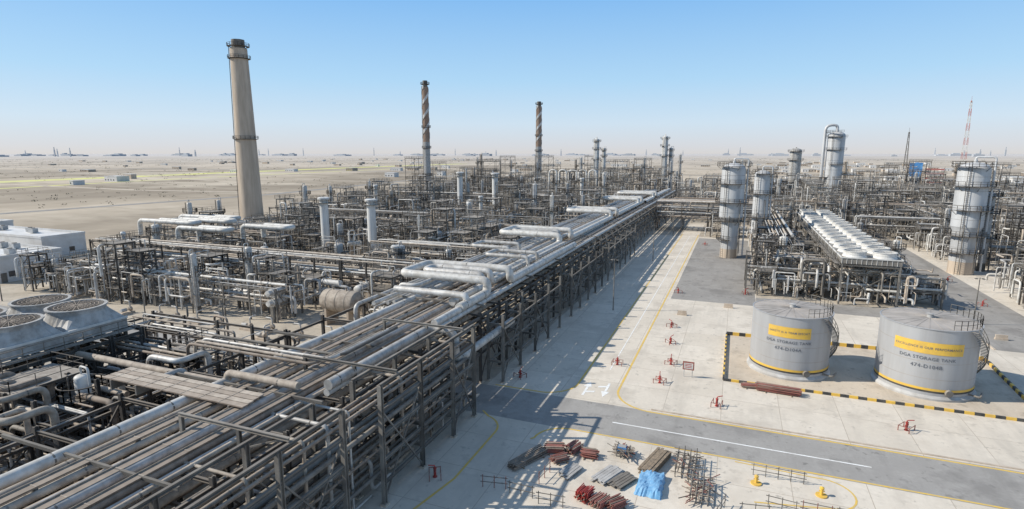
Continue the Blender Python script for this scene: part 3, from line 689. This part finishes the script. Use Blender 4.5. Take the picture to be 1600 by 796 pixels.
# ------------------------------------------------------------------ storage tanks
def ftext(s,size):
    c=D.curves.new('lettering','FONT'); c.body=s; c.size=size; c.align_x='CENTER'; c.align_y='CENTER'; c.space_character=1.12; c.offset=.005
    o=D.objects.new('tmp',c); COL.objects.link(o); bpy.context.view_layer.update()
    me=D.meshes.new_from_object(o.evaluated_get(bpy.context.evaluated_depsgraph_get())); v=[tuple(q.co) for q in me.vertices]; f=[tuple(p.vertices) for p in me.polygons]
    D.objects.remove(o); D.meshes.remove(me); D.curves.remove(c); return v,f
M['ink']=mat('grey_lettering_paint',(.11,.12,.14),(.15,.16,.18),2,.7,0,0,0)
def tank(cx,cy,r,h,face,lines,lab,bw):
    root=empty('storage_tank',(cx,cy,0),lab,'storage tank','twin storage tanks')
    m=MB(); m.lathe(cx,cy,[(r,.5),(r,h)],'tank',96)
    for i in range(1,4): z=.5+(h-.5)*i/4.; m.lathe(cx,cy,[(r+.006,z),(r+.006,z+.05)],'troof',96)
    m.lathe(cx,cy,[(r,h-.0),(r+.08,h),(r+.08,h+.08),(r-.05,h+.08)],'tank',96,sm=False); obj('shell',m,root)
    m=MB(); m.lathe(cx,cy,[(r+.02,h+.05),(r*.66,h+.14),(r*.33,h+.22),(.01,h+.28)],'troof',48,sm=False)
    for i in range(24):
        a=i*math.pi/12; m.beam((cx+.5*math.cos(a),cy+.5*math.sin(a),h+.28),(cx+(r-.1)*math.cos(a),cy+(r-.1)*math.sin(a),h+.07),.05,.04,'troof')
    m.lathe(cx,cy,[(.35,h+.2),(.35,h+.7),(.45,h+.7),(.01,h+.8)],'galv',12); obj('roof',m,root)
    m=MB(); m.lathe(cx,cy,[(r+.3,0),(r+.3,.25),(r+.04,.5),(r,.5)],'ring',64); obj('base_ring',m,root)
    m=MB(); m.lathe(cx,cy,[(r+.02,.85),(r+.02,1.06)],'black',96); m.lathe(cx,cy,[(r+.02,1.07),(r+.02,1.36)],'yellow',96); obj('painted_band',m,root)
    fa=math.radians(face)
    m=MB(); vs=[];N=20
    for i in range(N+1):
        a=fa+(i/N-.5)*bw/r; vs+=[(cx+(r+.025)*math.cos(a),cy+(r+.025)*math.sin(a),5.4),(cx+(r+.025)*math.cos(a),cy+(r+.025)*math.sin(a),6.8)]
    m.add(vs,[(2*i,2*i+2,2*i+3,2*i+1) for i in range(N)],'yellow'); obj('banner',m,root)
    for s,size,z in lines:
        v,f=ftext(s,size); m=MB(); vv=[]
        for p in v: a=fa+p[0]/(r+.04); vv.append((cx+(r+.04)*math.cos(a),cy+(r+.04)*math.sin(a),z+p[1]))
        m.add(vv,f,'ink'); obj('lettering',m,root)
    m=MB(); a0=fa+math.radians(25); q=r-.1
    m.rail([(cx+q*math.cos(a0+i*.15),cy+q*math.sin(a0+i*.15),h+.12) for i in range(16)],1.1,'steel',.05,1.2); obj('roof_railing',m,root)
    m=MB(); a1=fa+math.radians(48); n=34
    prev=None
    for i in range(n):
        f=i/(n-1); a=a1+f*1.45; z=h-(h-.3)*f
        p0=Vector((cx+(r+.1)*math.cos(a),cy+(r+.1)*math.sin(a),z)); p1=Vector((cx+(r+.8)*math.cos(a),cy+(r+.8)*math.sin(a),z)); m.beam(p0,p1,.26,.04,'steel')
        if prev is not None:
            m.beam(prev,p1,.05,.2,'steel'); m.beam(prev+Vector((0,0,1)),p1+Vector((0,0,1)),.05,.05,'steel'); m.beam(prev+Vector((0,0,.5)),p1+Vector((0,0,.5)),.04,.04,'steel')
        if i%3==0: m.beam(p1,p1+Vector((0,0,1)),.05,.05,'steel')
        prev=p1
    obj('spiral_stair',m,root)
    m=MB(); a=fa+math.radians(28); px,py=cx+r*math.cos(a),cy+r*math.sin(a)
    m.tube([(px,py,1.0),(px+.3*math.cos(a),py+.3*math.sin(a),1.0)],.4,'steel',16); obj('manhole',m,root)
    m=MB(); a=fa+math.radians(60)
    m.tube([(cx+(r-.1)*math.cos(a),cy+(r-.1)*math.sin(a),.7),(cx+(r+1.2)*math.cos(a),cy+(r+1.2)*math.sin(a),.7),(cx+(r+2)*math.cos(a),cy+(r+2)*math.sin(a)+2,.7)],.12,'steel',8); obj('outlet_pipe',m,root)
tank(7.8,79.6,4.7,8.0,-97,[('SAFETY IS A TEAM EFFORT',.36,6.1),('DGA STORAGE TANK',.5,4.85),('474-D104A',.6,3.95)],"cylindrical silver storage tank lettered 474-D104A",5.0)
tank(22.7,79.5,5.0,8.3,-103,[('EXCELLENCE IS OUR PERFORMANCE',.37,6.1),('DGA STORAGE TANK',.52,4.85),('474-D104B',.6,3.9)],"cylindrical silver storage tank lettered 474-D104B",7.0)
sheet('bund_floor',[(0.3,72),(31.6,72),(33,92),(.1,91)],.02,'sand')
def bund(p,q,h,w,lab):
    m=MB(); p=Vector((*p,0));q=Vector((*q,0)); L=(q-p).length; n=int(L/.9)
    for i in range(n):
        a=p.lerp(q,i/n);b=p.lerp(q,(i+1)/n); m.beam(a+Vector((0,0,h/2)),b+Vector((0,0,h/2)),w,h,'yellow' if i%2 else 'black')
    obj('bund_wall',m,label=lab,cat='low wall',group='striped bund walls around the tanks')
BL='low bund wall painted in black and yellow stripes'
bund((0,71.7),(32,71.7),.3,.22,BL); bund((0,71.9),(0,91),.4,.2,BL); bund((0,91.2),(33,92.2),.5,.25,BL); bund((32.1,71.8),(33.2,92),.4,.25,BL)
# ------------------------------------------------------------------ air coolers
def cooler_parts(nx,ny,s,plz,rf,hood,legs=True,k='galv'):
    big=hood>.6
    w,d=nx*s,ny*s; root=empty('air_cooler',(0,0,0),'bank of round air cooler fans on steel legs','air cooler','air cooled exchanger bays'); ch=[]
    m=MB(); m.box(-w/2,-d/2,plz-1.1,w/2,d/2,plz,k if big else 'steel')
    for i in range(int(w/.8)+1): x=-w/2+i*.8; m.box(x,-d/2-.06,plz-1.1,x+.07,-d/2-.002,plz,'rib'); m.box(x,d/2+.002,plz-1.1,x+.07,d/2+.06,plz,'rib')
    m.box(-w/2-.1,-d/2-.12,plz-.1,w/2+.1,-d/2-.062,plz+.12,'rib'); m.box(-w/2-.16,-d/2,plz-.1,-w/2-.003,d/2,plz+.12,'rib'); m.box(w/2+.003,-d/2,plz-.1,w/2+.16,d/2,plz+.12,'rib')
    ch.append(obj('plenum',m,root,loc=(0,0,0)))
    sh=None
    for i in range(nx):
        for j in range(ny):
            cx=-w/2+(i+.5)*s; cy=-d/2+(j+.5)*s
            if sh is None:
                m=MB(); N=32; vs=[]
                hw=s*.49; ring=.5 if big else .75
                if big:
                    for q in range(N):
                        a=2*math.pi*q/N; c_,s_=math.cos(a),math.sin(a); t=hw/max(abs(c_),abs(s_)); vs.append((c_*t,s_*t,0))
                else:
                    for q in range(N):
                        a=2*math.pi*q/N; vs.append((math.cos(a)*rf*1.16,math.sin(a)*rf*1.16,0))
                for rr,zz in ((rf*1.06,hood),(rf*1.06,hood+ring-.15),(rf*1.12,hood+ring-.1),(rf*1.12,hood+ring),(rf,hood+ring),(rf*.98,hood-.1)):
                    for q in range(N): a=2*math.pi*q/N; vs.append((rr*math.cos(a),rr*math.sin(a),zz))
                m.add(vs,[(u*N+q,u*N+(q+1)%N,(u+1)*N+(q+1)%N,(u+1)*N+q) for u in range(6) for q in range(N)],k if big else 'rib')
                sh=obj('fan_shroud',m,root,loc=(0,0,0))
                m=MB(); 
                m.lathe(0,0,[(.01,.5),(rf*.16,.45),(rf*.16,.1),(.01,.1)],'steel',12,'z',hood-.35)
                m.lathe(0,0,[(.01,0),(rf*.98,0)],'dsteel',24,'z',hood-.5 if big else .02)
                for b in range(6):
                    a=b*math.pi/3; c_,s_=math.cos(a),math.sin(a); r0_,r1_=rf*.14,rf*.93; wd=rf*.11
                    z=hood+.02; m.add([(c_*r0_-s_*wd*.5,s_*r0_+c_*wd*.5,z+.1),(c_*r0_+s_*wd*.5,s_*r0_-c_*wd*.5,z-.1),(c_*r1_+s_*wd,s_*r1_-c_*wd,z-.1),(c_*r1_-s_*wd,s_*r1_+c_*wd,z+.1)],[(0,1,2,3)],'steel' if big else 'tan')
                fa=obj('fan_rotor',m,root,loc=(0,0,0))
                m=MB()
                gk='galv' if not big else 'brown'; ns=8 if not big else 28; gz=hood+ring-.03
                for b in range(ns): a=b*2*math.pi/ns; m.beam((.2*math.cos(a),.2*math.sin(a),gz),(rf*math.cos(a),rf*math.sin(a),gz),.05,.05,gk)
                for rr in ((.5,) if not big else (.2,.35,.5,.65,.8)):
                    for b in range(20): a=b*math.pi/10; a2=a+math.pi/10; m.beam((rf*rr*math.cos(a),rf*rr*math.sin(a),gz+.01),(rf*rr*math.cos(a2),rf*rr*math.sin(a2),gz+.01),.05,.04,gk)
                gd=obj('fan_guard',m,root,loc=(0,0,0)); objs=[sh,fa,gd]
            else:
                objs=[]
                for o in (sh,fa,gd):
                    c=o.copy(); COL.objects.link(c); c.parent=root; objs.append(c)
            for o in objs: o.location=(cx,cy,plz+.003)
            ch+=objs
    if legs:
        for lx in (-w/2+.2,w/2-.2):
            for ly in (-d/2+.2,d/2-.2):
                m=MB(); m.beam((lx,ly,0),(lx,ly,plz-1.1),.28,.28,'steel'); ch.append(obj('leg',m,root))
        m=MB()
        for ly in (-d/2+.2,d/2-.2): m.beam((-w/2,ly,.4),(w/2,ly,plz-1.5),.12,.12,'steel'); m.beam((w/2,ly,.4),(-w/2,ly,plz-1.5),.12,.12,'steel'); m.beam((-w/2,ly,plz-1.4),(w/2,ly,plz-1.4),.2,.3,'steel')
        for lx in (-w/2+.2,w/2-.2): m.beam((lx,-d/2,plz-3),(lx,d/2,plz-3),.2,.3,'steel')
        ch.append(obj('brace',m,root))
        for sg in (-1,1):
            m=MB(); a,b=sorted((sg*(w/2+1.1),sg*(w/2+.203))); m.box(a,-d/2,plz-1.2,b,d/2,plz-1.12,'grate')
            m.rail([(sg*(w/2+1.1),-d/2,plz-1.12),(sg*(w/2+1.1),d/2,plz-1.12)],1.1,'steel',.06); ch.append(obj('walkway',m,root))
    return root,ch
cr,cc=cooler_parts(2,1,4.8,9.0,1.8,.35)
pos=[(23.8,120.5+i*5.6,0) for i in range(16)]
cr.location=pos[0]
for p in pos[1:]: copy_thing(cr,cc,p)
nr,nc=cooler_parts(2,2,5.9,11.0,2.35,1.2,k='cool'); nr["label"]='large dusty air cooler with conical fan hoods'; nr.location=(-65,32.5,0)
nr.name='fan_cooler'
del nr["group"]
frame([-71.4,-66.6,-61.8,-57.9],[26.2,29.4,32.6,35.8,39],[3,5.8,8.2,9.6],parts=True,k='dsteel',label='tall dark steel frame under the air cooler',top=9.85,every=1,cw=.34,bw=.3)
frame([-56.5,-52.6,-48.8],[24,28.6,33.2,38],[3.2,6.0,7.6],parts=True,k='dsteel',label='open dark steel frame beside the pipe rack',top=9.4,every=1,cw=.3)
tower(-54.5,27,4,5,[3.2,6.2,9.2],True,'dsteel'); tower(-49,39,4,3,[3,6,8.8],True,'dsteel')
snarl(-72,-46,14,40,150,1,8,pl=P2); snarl(-68,-46,40,49,70,1,8.6,pl=P2); snarl(-58,-40,12,30,80,1,8.3,pl=P2)
for x,y in ((-52,20),(-50.5,21),(-55,23),(-57,24.5),(-48,30),(-50,34),(-54,18),(-59,23),(-61,24)):
    pipe([(x,y,.5),(x,y,9.4),(x+4,y,9.4),(x+4,y+3,9.4),(x+4,y+3,6)],U(.2,.3),R.choice(['tan','brown','alu']),None,'rising through the dark steel frame')
# ------------------------------------------------------------------ buildings (left)
def building(x0,y0,x1,y1,h,label,k='wall'):
    root=empty('building',((x0+x1)/2,(y0+y1)/2,0),label,'building')
    m=MB(); m.box(x0,y0,0,x1,y1,h,k)
    m.box(x0-.1,y0-.1,h+.003,x1+.1,y0+.2,h+.6,k); m.box(x0-.1,y1-.2,h+.003,x1+.1,y1+.1,h+.6,k); m.box(x0-.1,y0+.2,h+.003,x0+.2,y1-.2,h+.6,k); m.box(x1-.2,y0+.2,h+.003,x1+.1,y1-.2,h+.6,k)
    obj('wall',m,root)
    y=y0+2
    while y<y1-2 and y1-y0<60:
        m=MB(); m.box(x1+.003,y,1.2,x1+.05,y+1.4,2.4,'glass'); obj('window',m,root); y+=4.5
    x=x0+2
    while x<x1-2 and x1-x0<60:
        m=MB(); m.box(x,y0-.05,1.2,x+1.4,y0-.003,2.4,'glass'); obj('window',m,root); x+=4.5
    m=MB(); m.box(x1+.06,y0+.5,0,x1+.1,y0+1.6,2.2,'steel'); obj('door',m,root)
    for i in range(4):
        ax,ay=U(x0+1,x1-3),U(y0+1,y1-3); m=MB(); m.box(ax,ay,h+.2,ax+2,ay+1.4,h+1.4,'galv'); m.lathe(ax+1,ay+.7,[(.5,h+1.4),(.5,h+1.55),(.01,h+1.55)],'steel',12); obj('roof_unit',m,root)
building(-178,70,-148,83,5.4,'low white flat roofed building beside the unit')
building(-212,92,-172,103,5.5,'white flat roofed workshop with roof units')
building(-262,100,-235,118,4.5,'low white flat roofed building')
# ------------------------------------------------------------------ far things
GB='scattered far buildings on the desert plain'
for i in range(270):
    if i<80: a=math.radians(U(-62,-8)); d=U(600,2800)
    elif i<120: a=math.radians(U(-36,10)); d=U(700,3000)
    else: a=math.radians(U(2,28)); d=U(520,2000)
    x,y=math.sin(a)*d,math.cos(a)*d
    if -210<x<185 and y<470: continue
    w,dd,h=U(5,20),U(5,15),U(2.5,5); m=MB(); m.box(x,y,0,x+w,y+dd,h,R.choice(['wall','conc','tan','wall'])); m.box(x-.2,y-.2,h+.003,x+w+.2,y+dd+.2,h+.5,'wall')
    for q in range(int(w/4)): m.box(x+1+q*4,y-.06,1,x+2.4+q*4,y-.003,2.3,'glass')
    obj('far_building',m,label='small low pale building on the desert plain',cat='building',group=GB)
for i in range(110):
    a=math.radians(U(-66,24)); d=U(6000,9500); x,y=math.sin(a)*d,math.cos(a)*d; w,h=U(30,180),U(12,34)
    if R.random()<.2: w,h=U(8,14),U(60,100)
    m=MB(); m.box(x,y,0,x+w,y+w*.6,h*.7,'hazeb'); m.box(x+w*.2,y+w*.1,h*.7,x+w*.7,y+w*.5,h,'hazeb'); obj('skyline_building',m,label='hazy block on the skyline across the desert',cat='building',group='hazy buildings on the skyline')
m=MB()
for i in range(4200):
    a=math.radians(U(-64,24)); d=380+2900*R.random()**1.1; x,y=math.sin(a)*d,math.cos(a)*d
    if math.sin(x*.013)+math.sin(y*.009+x*.004)<-.1 and R.random()<.85: continue
    if -210<x<190 and y<475: continue
    s=U(.3,1.2)*(1+d/1300)
    for q in range(8):
        px,py,pz=x+U(-s,s)*1.5,y+U(-s,s),U(.1,s*.5); e=s*.4
        m.add([(px+U(-e,e),py+U(-e,e),max(0,pz+U(-e,e))) for _ in range(3)],[(0,1,2)],'shrub')
obj('desert_shrubs',m,kind='stuff',label='scattered dusty green desert shrubs',cat='shrubs')
M['yfield']=mat('yellowish_strip',(.66,.63,.20),(.56,.53,.24),.02,.9,0,0,0)
ribbon([(-640,240),(-680,334),(-700,600),(-716,955),(-700,1400)],38,'yfield',.03,'path')
ribbon([(-540,200),(-575,400),(-590,700),(-580,1000)],10,'yfield',.032,'path')
ribbon([(-900,330),(-430,300),(-250,330),(-200,600)],7,'sand',.036,'path'); ribbon([(-900,520),(-300,480),(-250,1200)],9,'sand',.040,'path')
ribbon([(-330,100),(-300,300),(-340,700)],8,'asph',.044,'path')
ribbon([(-1500,700),(-400,760),(500,800)],12,'asph',.048,'path'); ribbon([(-2500,1400),(-400,1500),(900,1500)],22,'asph',.052,'path')
def lattice(x,y,h,w,k2,lab,seg=12,t=.3):
    root=empty('lattice_mast',(x,y,0),lab,'mast')
    for i in range(seg):
        m=MB(); k=k2[i%len(k2)]; z0=h*i/seg;z1=h*(i+1)/seg; w0=w*(1-.75*i/seg);w1=w*(1-.75*(i+1)/seg)
        c0=[(x+a*w0,y+b*w0,z0) for a,b in ((-.5,-.5),(.5,-.5),(.5,.5),(-.5,.5))]; c1=[(x+a*w1,y+b*w1,z1) for a,b in ((-.5,-.5),(.5,-.5),(.5,.5),(-.5,.5))]
        for q in range(4): m.beam(c0[q],c1[q],t,t,k); m.beam(c0[q],c1[(q+1)%4],t*.5,t*.5,k); m.beam(c0[q],c0[(q+1)%4],t*.6,t*.6,k)
        obj('mast_section',m,root)
    m=MB(); m.lathe(x,y,[(.01,h-1),(.5,h-1),(.5,h+.5),(.01,h+.5)],k2[0],10); m.beam((x,y,h),(x,y,h+4),.15,.15,k2[0]); obj('antenna',m,root)
M['redw']=mat('faded_red_mast_paint',(.5,.2,.17),(.45,.18,.15),.5,.6,0,0,0)
lattice(174,581,70,4,['redw','white'],'tall red and white lattice radio mast',12,.2)
lattice(137,596,46,3.2,['steel'],'dark lattice mast with antennas',8,.25)
root=empty('sheeted_scaffold',(118,480,0),'steel scaffold tower partly wrapped in blue sheeting','scaffold')
m=MB()
for x in (112,118,124):
    for y in (478,484): m.beam((x,y,0),(x,y,21),.35,.35,'steel')
for z in (5,10,15): m.box(112,478,z,124,484,z+.2,'grate')
obj('frame',m,root); m=MB(); vs=[]
for i in range(9):
    for j in range(7): vs.append((112.3+i*1.0+U(-.3,.3)*(i in(0,8)),477.5+U(-.35,.35),11.5+j*1.7+U(-.6,.6)*(j in(0,6))))
m.add(vs,[(i*7+j,(i+1)*7+j,(i+1)*7+j+1,i*7+j+1) for i in range(8) for j in range(6)],'bluep',True); obj('sheeting',m,root)
m=MB()
for z in (8,11,14,17): m.beam((122,477,z),(133,477,z),.4,1.2,'redw'); 
for x in (122,127.5,133): m.beam((x,477.5,0),(x,477.5,18),.3,.3,'steel')
obj('panel_rack',m,root)
for x0,y0,w,d in ((200,420,80,16),(170,520,60,14),(230,640,120,20)):
    m=MB(); m.box(x0,y0,0,x0+w,y0+d,6,'wall'); m.box(x0-.5,y0-.5,6.003,x0+w+.5,y0+d+.5,6.8,'white'); 
    for q in range(int(w/6)): m.box(x0+2+q*6,y0-.1,1.5,x0+5+q*6,y0-.004,3.5,'glass')
    obj('warehouse',m,label='long pale warehouse with flat metal roof',cat='warehouse',group='long warehouses beyond the plant')
# ------------------------------------------------------------------ small yard things
def hydrant_parts():
    root=empty('fire_hydrant',(0,0,0),'red fire hydrant with monitor and side outlets','fire hydrant','red fire hydrants in the yard'); ch=[]
    m=MB(); m.lathe(0,0,[(.2,0),(.2,.08),(.12,.1),(.12,.8),(.16,.82),(.16,.9),(.01,.92)],'red',12); ch.append(obj('barrel',m,root,loc=(0,0,0)))
    m=MB(); m.tube([(-.3,0,.55),(.3,0,.55)],.09,'red',10); ch.append(obj('outlet',m,root))
    m=MB(); m.tube([(0,0,.9),(0,0,1.1),(.08,-.18,1.15),(.18,-.55,1.28)],.05,'red',8); ch.append(obj('monitor_nozzle',m,root))
    m=MB(); 
    for a,b in ((-.65,-.5),(.65,-.5),(.65,.5),(-.65,.5)): m.beam((a,b,0),(a,b,.6),.07,.07,'redtube')
    m.beam((-.65,-.5,.55),(.65,-.5,.55),.05,.05,'redtube'); m.beam((-.65,.5,.55),(.65,.5,.55),.05,.05,'redtube'); m.beam((-.65,-.5,.55),(-.65,.5,.55),.05,.05,'redtube'); ch.append(obj('guard_rail',m,root))
    return root,ch
hr,hc=hydrant_parts(); HP=[(-13.4,72.2),(-24.0,63.3),(-.5,63.7),(17.8,64.9),(-8.4,91.9),(-7.7,83.6),(-6.7,74.9),(-7.3,68),(-23,39.6),(-9.7,116.2),(-8,182),(44,126.8),(44.8,149),(3,120),(40,170)]
hr.location=(*HP[0],0)
for p in HP[1:]: copy_thing(hr,hc,(*p,0),U(0,6))
def lamp(x,y,h):
    root=empty('lamp_post',(x,y,0),'tall grey lamp post with twin flood lights','lamp post','lamp posts along the roads')
    m=MB(); m.lathe(x,y,[(.13,0),(.11,.1),(.06,h),(.01,h)],'steel',8); obj('pole',m,root)
    m=MB(); m.beam((x-.5,y,h-.1),(x+.5,y,h-.1),.06,.06,'steel'); obj('arm',m,root)
    for s in (-.5,.5): m=MB(); m.box(x+s-.18,y-.25,h-.28,x+s+.18,y+.15,h-.16,'steel'); obj('lamp_head',m,root)
for p in ((-19.4,98.6,9.5),(-19.4,150,9.5),(-19.4,200,9.5),(38,112,8),(-90,61.5,8),(-130,61.5,8),(-60,51,9)): lamp(*p)
root=empty('warning_sign',(-4.2,71.2,0),'red and white notice board on two posts','sign')
m=MB(); m.beam((-4.7,71.2,0),(-4.7,71.2,1.9),.07,.07,'galv'); obj('post',m,root); m=MB(); m.beam((-3.7,71.2,0),(-3.7,71.2,1.9),.07,.07,'galv'); obj('post',m,root)
m=MB(); m.box(-4.9,71.1,1,-3.5,71.15,2.1,'redtube'); m.box(-4.75,71.09,1.15,-3.65,71.098,1.9,'white'); 
for z in (1.3,1.5,1.7): m.box(-4.6,71.08,z,-3.8,71.088,z+.08,'red')
obj('board',m,root)
def tube_pile(x,y,L,n,k,ang,lab,r=.05,nm='tube_stack',cat='tube stack'):
    m=MB(); c,s=math.cos(ang),math.sin(ang)
    for i in range(n):
        lay=i//8; o=(i%8-3.5)*.14+U(-.03,.03); z=.15+lay*.11; dl=U(-.2,.2)
        da=U(-.04,.04); a=(x-c*L/2-s*o+c*dl,y-s*L/2+c*o+s*dl,z); b=(x+c*(L/2+dl)-s*(o+da*L),y+s*(L/2+dl)+c*(o+da*L),z+U(-.02,.04)); m.tube([a,b],r,R.choice([k,k,k,'brown']),6)
    for t in (-.3,.3): m.beam((x+c*L*t-s*.8,y+s*L*t+c*.8,.05),(x+c*L*t+s*.8,y+s*L*t-c*.8,.05),.1,.1,'wood')
    obj(nm,m,label=lab,cat=cat)
def board_pile(x,y,L,n,k,ang,lab):
    m=MB(); c,s=math.cos(ang),math.sin(ang)
    for i in range(n):
        lay=i//5; o=(i%5-2)*.27+U(-.04,.04); z=.12+lay*.07; dl=U(-.35,.35)
        m.beam((x-c*(L/2+dl)-s*o,y-s*(L/2+dl)+c*o,z),(x+c*(L/2-dl)-s*o,y+s*(L/2-dl)+c*o,z+U(0,.02)),.24,.05,k)
    obj('board_stack',m,label=lab,cat='board stack')
tube_pile(-16.3,45.2,4.4,32,'brown',1.15,'stack of brown scaffold tubes on the ground'); tube_pile(-14.5,47.6,1.7,48,'redtube',.3,'stack of rusty red scaffold tubes')
tube_pile(-12.8,48.3,1.5,48,'redtube',1.2,'square stack of rusty red scaffold tubes'); tube_pile(-11.2,47.9,1.4,40,'redtube',.1,'small stack of rusty red tubes'); tube_pile(-13.6,46.2,1.5,30,'redtube',.8,'loose heap of red scaffold tubes')
tube_pile(-10,41.4,1.2,56,'red',1.3,'bundle of bright red painted tubes'); tube_pile(-7.4,41.2,1.5,40,'redtube',.9,'bundle of dark red tubes'); tube_pile(-8.6,41,1.5,40,'redtube',1.1,'bundle of dark red tubes')
board_pile(-8.9,45.2,2.8,20,'galv',1.15,'stack of grey metal scaffold boards'); board_pile(-7.5,44.9,2.2,15,'steel',1.1,'stack of dark grey scaffold boards'); board_pile(-5.3,48.6,4.2,40,'wood',1.3,'tall stack of weathered wooden scaffold boards')
board_pile(-12.2,44.6,2.0,15,'galv',1.25,'small stack of grey scaffold boards')
tube_pile(6.2,70.2,4.6,56,'redtube',-.05,'stack of rusty scaffold tubes beside the bund wall'); tube_pile(3.2,70.7,2.0,30,'redtube',.1,'short stack of rusty scaffold tubes')
m=MB(); vs=[];N=14
for i in range(N+1):
    for j in range(N+1):
        a,b=i/N*2-1,j/N*2-1; e=max(abs(a),abs(b)); z=(.6 if e<.8 else .6*(1-(e-.8)/.2)**.6+.02)+U(-.04,.04)*(e<.95)+.06*math.sin(a*5+b*3)*(e<.95); vs.append((-5.2+a*1.1+U(-.06,.06),45.2+b*1.8+U(-.08,.08),max(.02,z)))
m.add(vs,[(i*(N+1)+j,(i+1)*(N+1)+j,(i+1)*(N+1)+j+1,i*(N+1)+j+1) for i in range(N) for j in range(N)],'blue',False); obj('tarpaulin',m,label='crumpled blue tarpaulin over stacked material',cat='tarpaulin')
def scaffold(x,y,w,d,h,lab,rot=0):
    root=empty('scaffold_rack',(x,y,0),lab,'scaffold','scaffold racks in the laydown yard')
    for i in range(4):
        for j in range(3):
            m=MB(); px,py=x-w/2+w*i/3,y-d/2+d*j/2; m.tube([(px,py,0),(px,py,h*U(.7,1.1))],.045,'steel',6); obj('standard',m,root)
    for z in (h*.35,h*.75):
        m=MB()
        for j in range(3): m.tube([(x-w/2-.4,y-d/2+d*j/2,z),(x+w/2+.4,y-d/2+d*j/2,z)],.04,'brown',6)
        for i in range(4): m.tube([(x-w/2+w*i/3,y-d/2-.3,z),(x-w/2+w*i/3,y+d/2+.3,z)],.04,'steel',6)
        obj('ledger',m,root)
    m=MB()
    for q in range(34): 
        a=(x+U(-w/2,w/2),y+U(-d/2,d/2),U(.2,h*.8)); m.tube([a,(a[0]+U(-1.3,1.3),a[1]+U(-1.3,1.3),a[2]+U(-.2,.3))],.04,R.choice(['dsteel','brown','steel','redtube']),6)
    obj('loose_tubes',m,root)
scaffold(-2.6,49.0,1.6,3.2,1.4,'cluttered scaffold tube rack in the laydown area'); scaffold(-1.2,45.5,1.4,2.8,1.1,'low scaffold tube rack with loose tubes'); scaffold(-8.3,49.3,1.1,.9,1.0,'small scaffold cage with blue crate')
m=MB(); m.box(-8.8,49,.3,-8,49.6,.9,'bluep'); m.box(-8.75,49.05,.903,-8.05,49.55,.96,'galv'); obj('crate',m,label='small blue crate inside a scaffold cage',cat='crate')
for i,(x,y,a) in enumerate([(-17.5,40,.2),(-15,39.8,0),(-12.3,39.4,.1),(-14,43,1.4),(3,44,.2),(5,45.6,-.1),(7.5,45.8,0),(10,46,.1),(0.5,43.5,1.3),(12.5,46.3,0),(4,50.3,0),(6,50.3,0)]):
    m=MB(); c,s=math.cos(a),math.sin(a)
    for z in (.5,1.0): m.tube([(x-c*1.2,y-s*1.2,z),(x+c*1.2,y+s*1.2,z)],.035,'steel',6)
    for t in (-1,0,1): m.tube([(x+c*t,y+s*t,0),(x+c*t,y+s*t,1.15)],.035,'steel' if i%3 else 'redtube',6)
    obj('tube_barrier',m,label='low barrier made of scaffold tubes',cat='barrier',group='scaffold tube barriers in the yard')
def ycap(x,y):
    root=empty('valve_post',(x,y,0),'yellow capped valve post on round concrete base','valve post','yellow valve posts by the road')
    m=MB(); m.lathe(x,y,[(.45,0),(.45,.1),(.01,.1)],'yellow',16); obj('base',m,root)
    m=MB(); m.lathe(x,y,[(.12,.1),(.12,.6),(.18,.62),(.18,.75),(.01,.85)],'yellow',12); m.tube([(x-.22,y,.45),(x+.22,y,.45)],.05,'yellow',8); obj('valve_body',m,root)
ycap(3.2,48.9); ycap(8.2,49); ycap(18,46)
for x,y in ((-7.5,100),(0,108),(12,109),(30,100),(39,104)):
    m=MB(); m.box(x-.8,y-.25,0,x+.8,y+.25,.3,'conc'); m.box(x-.75,y-.12,.303,x+.75,y+.12,.8,'conc'); obj('concrete_barrier',m,label='short concrete road barrier on the asphalt',cat='barrier',group='concrete barriers')
if EXTRA.v: obj('steelwork',EXTRA,label='dense far steel platforms and handrails of the units',cat='steelwork',kind='stuff')
flush_pipes()
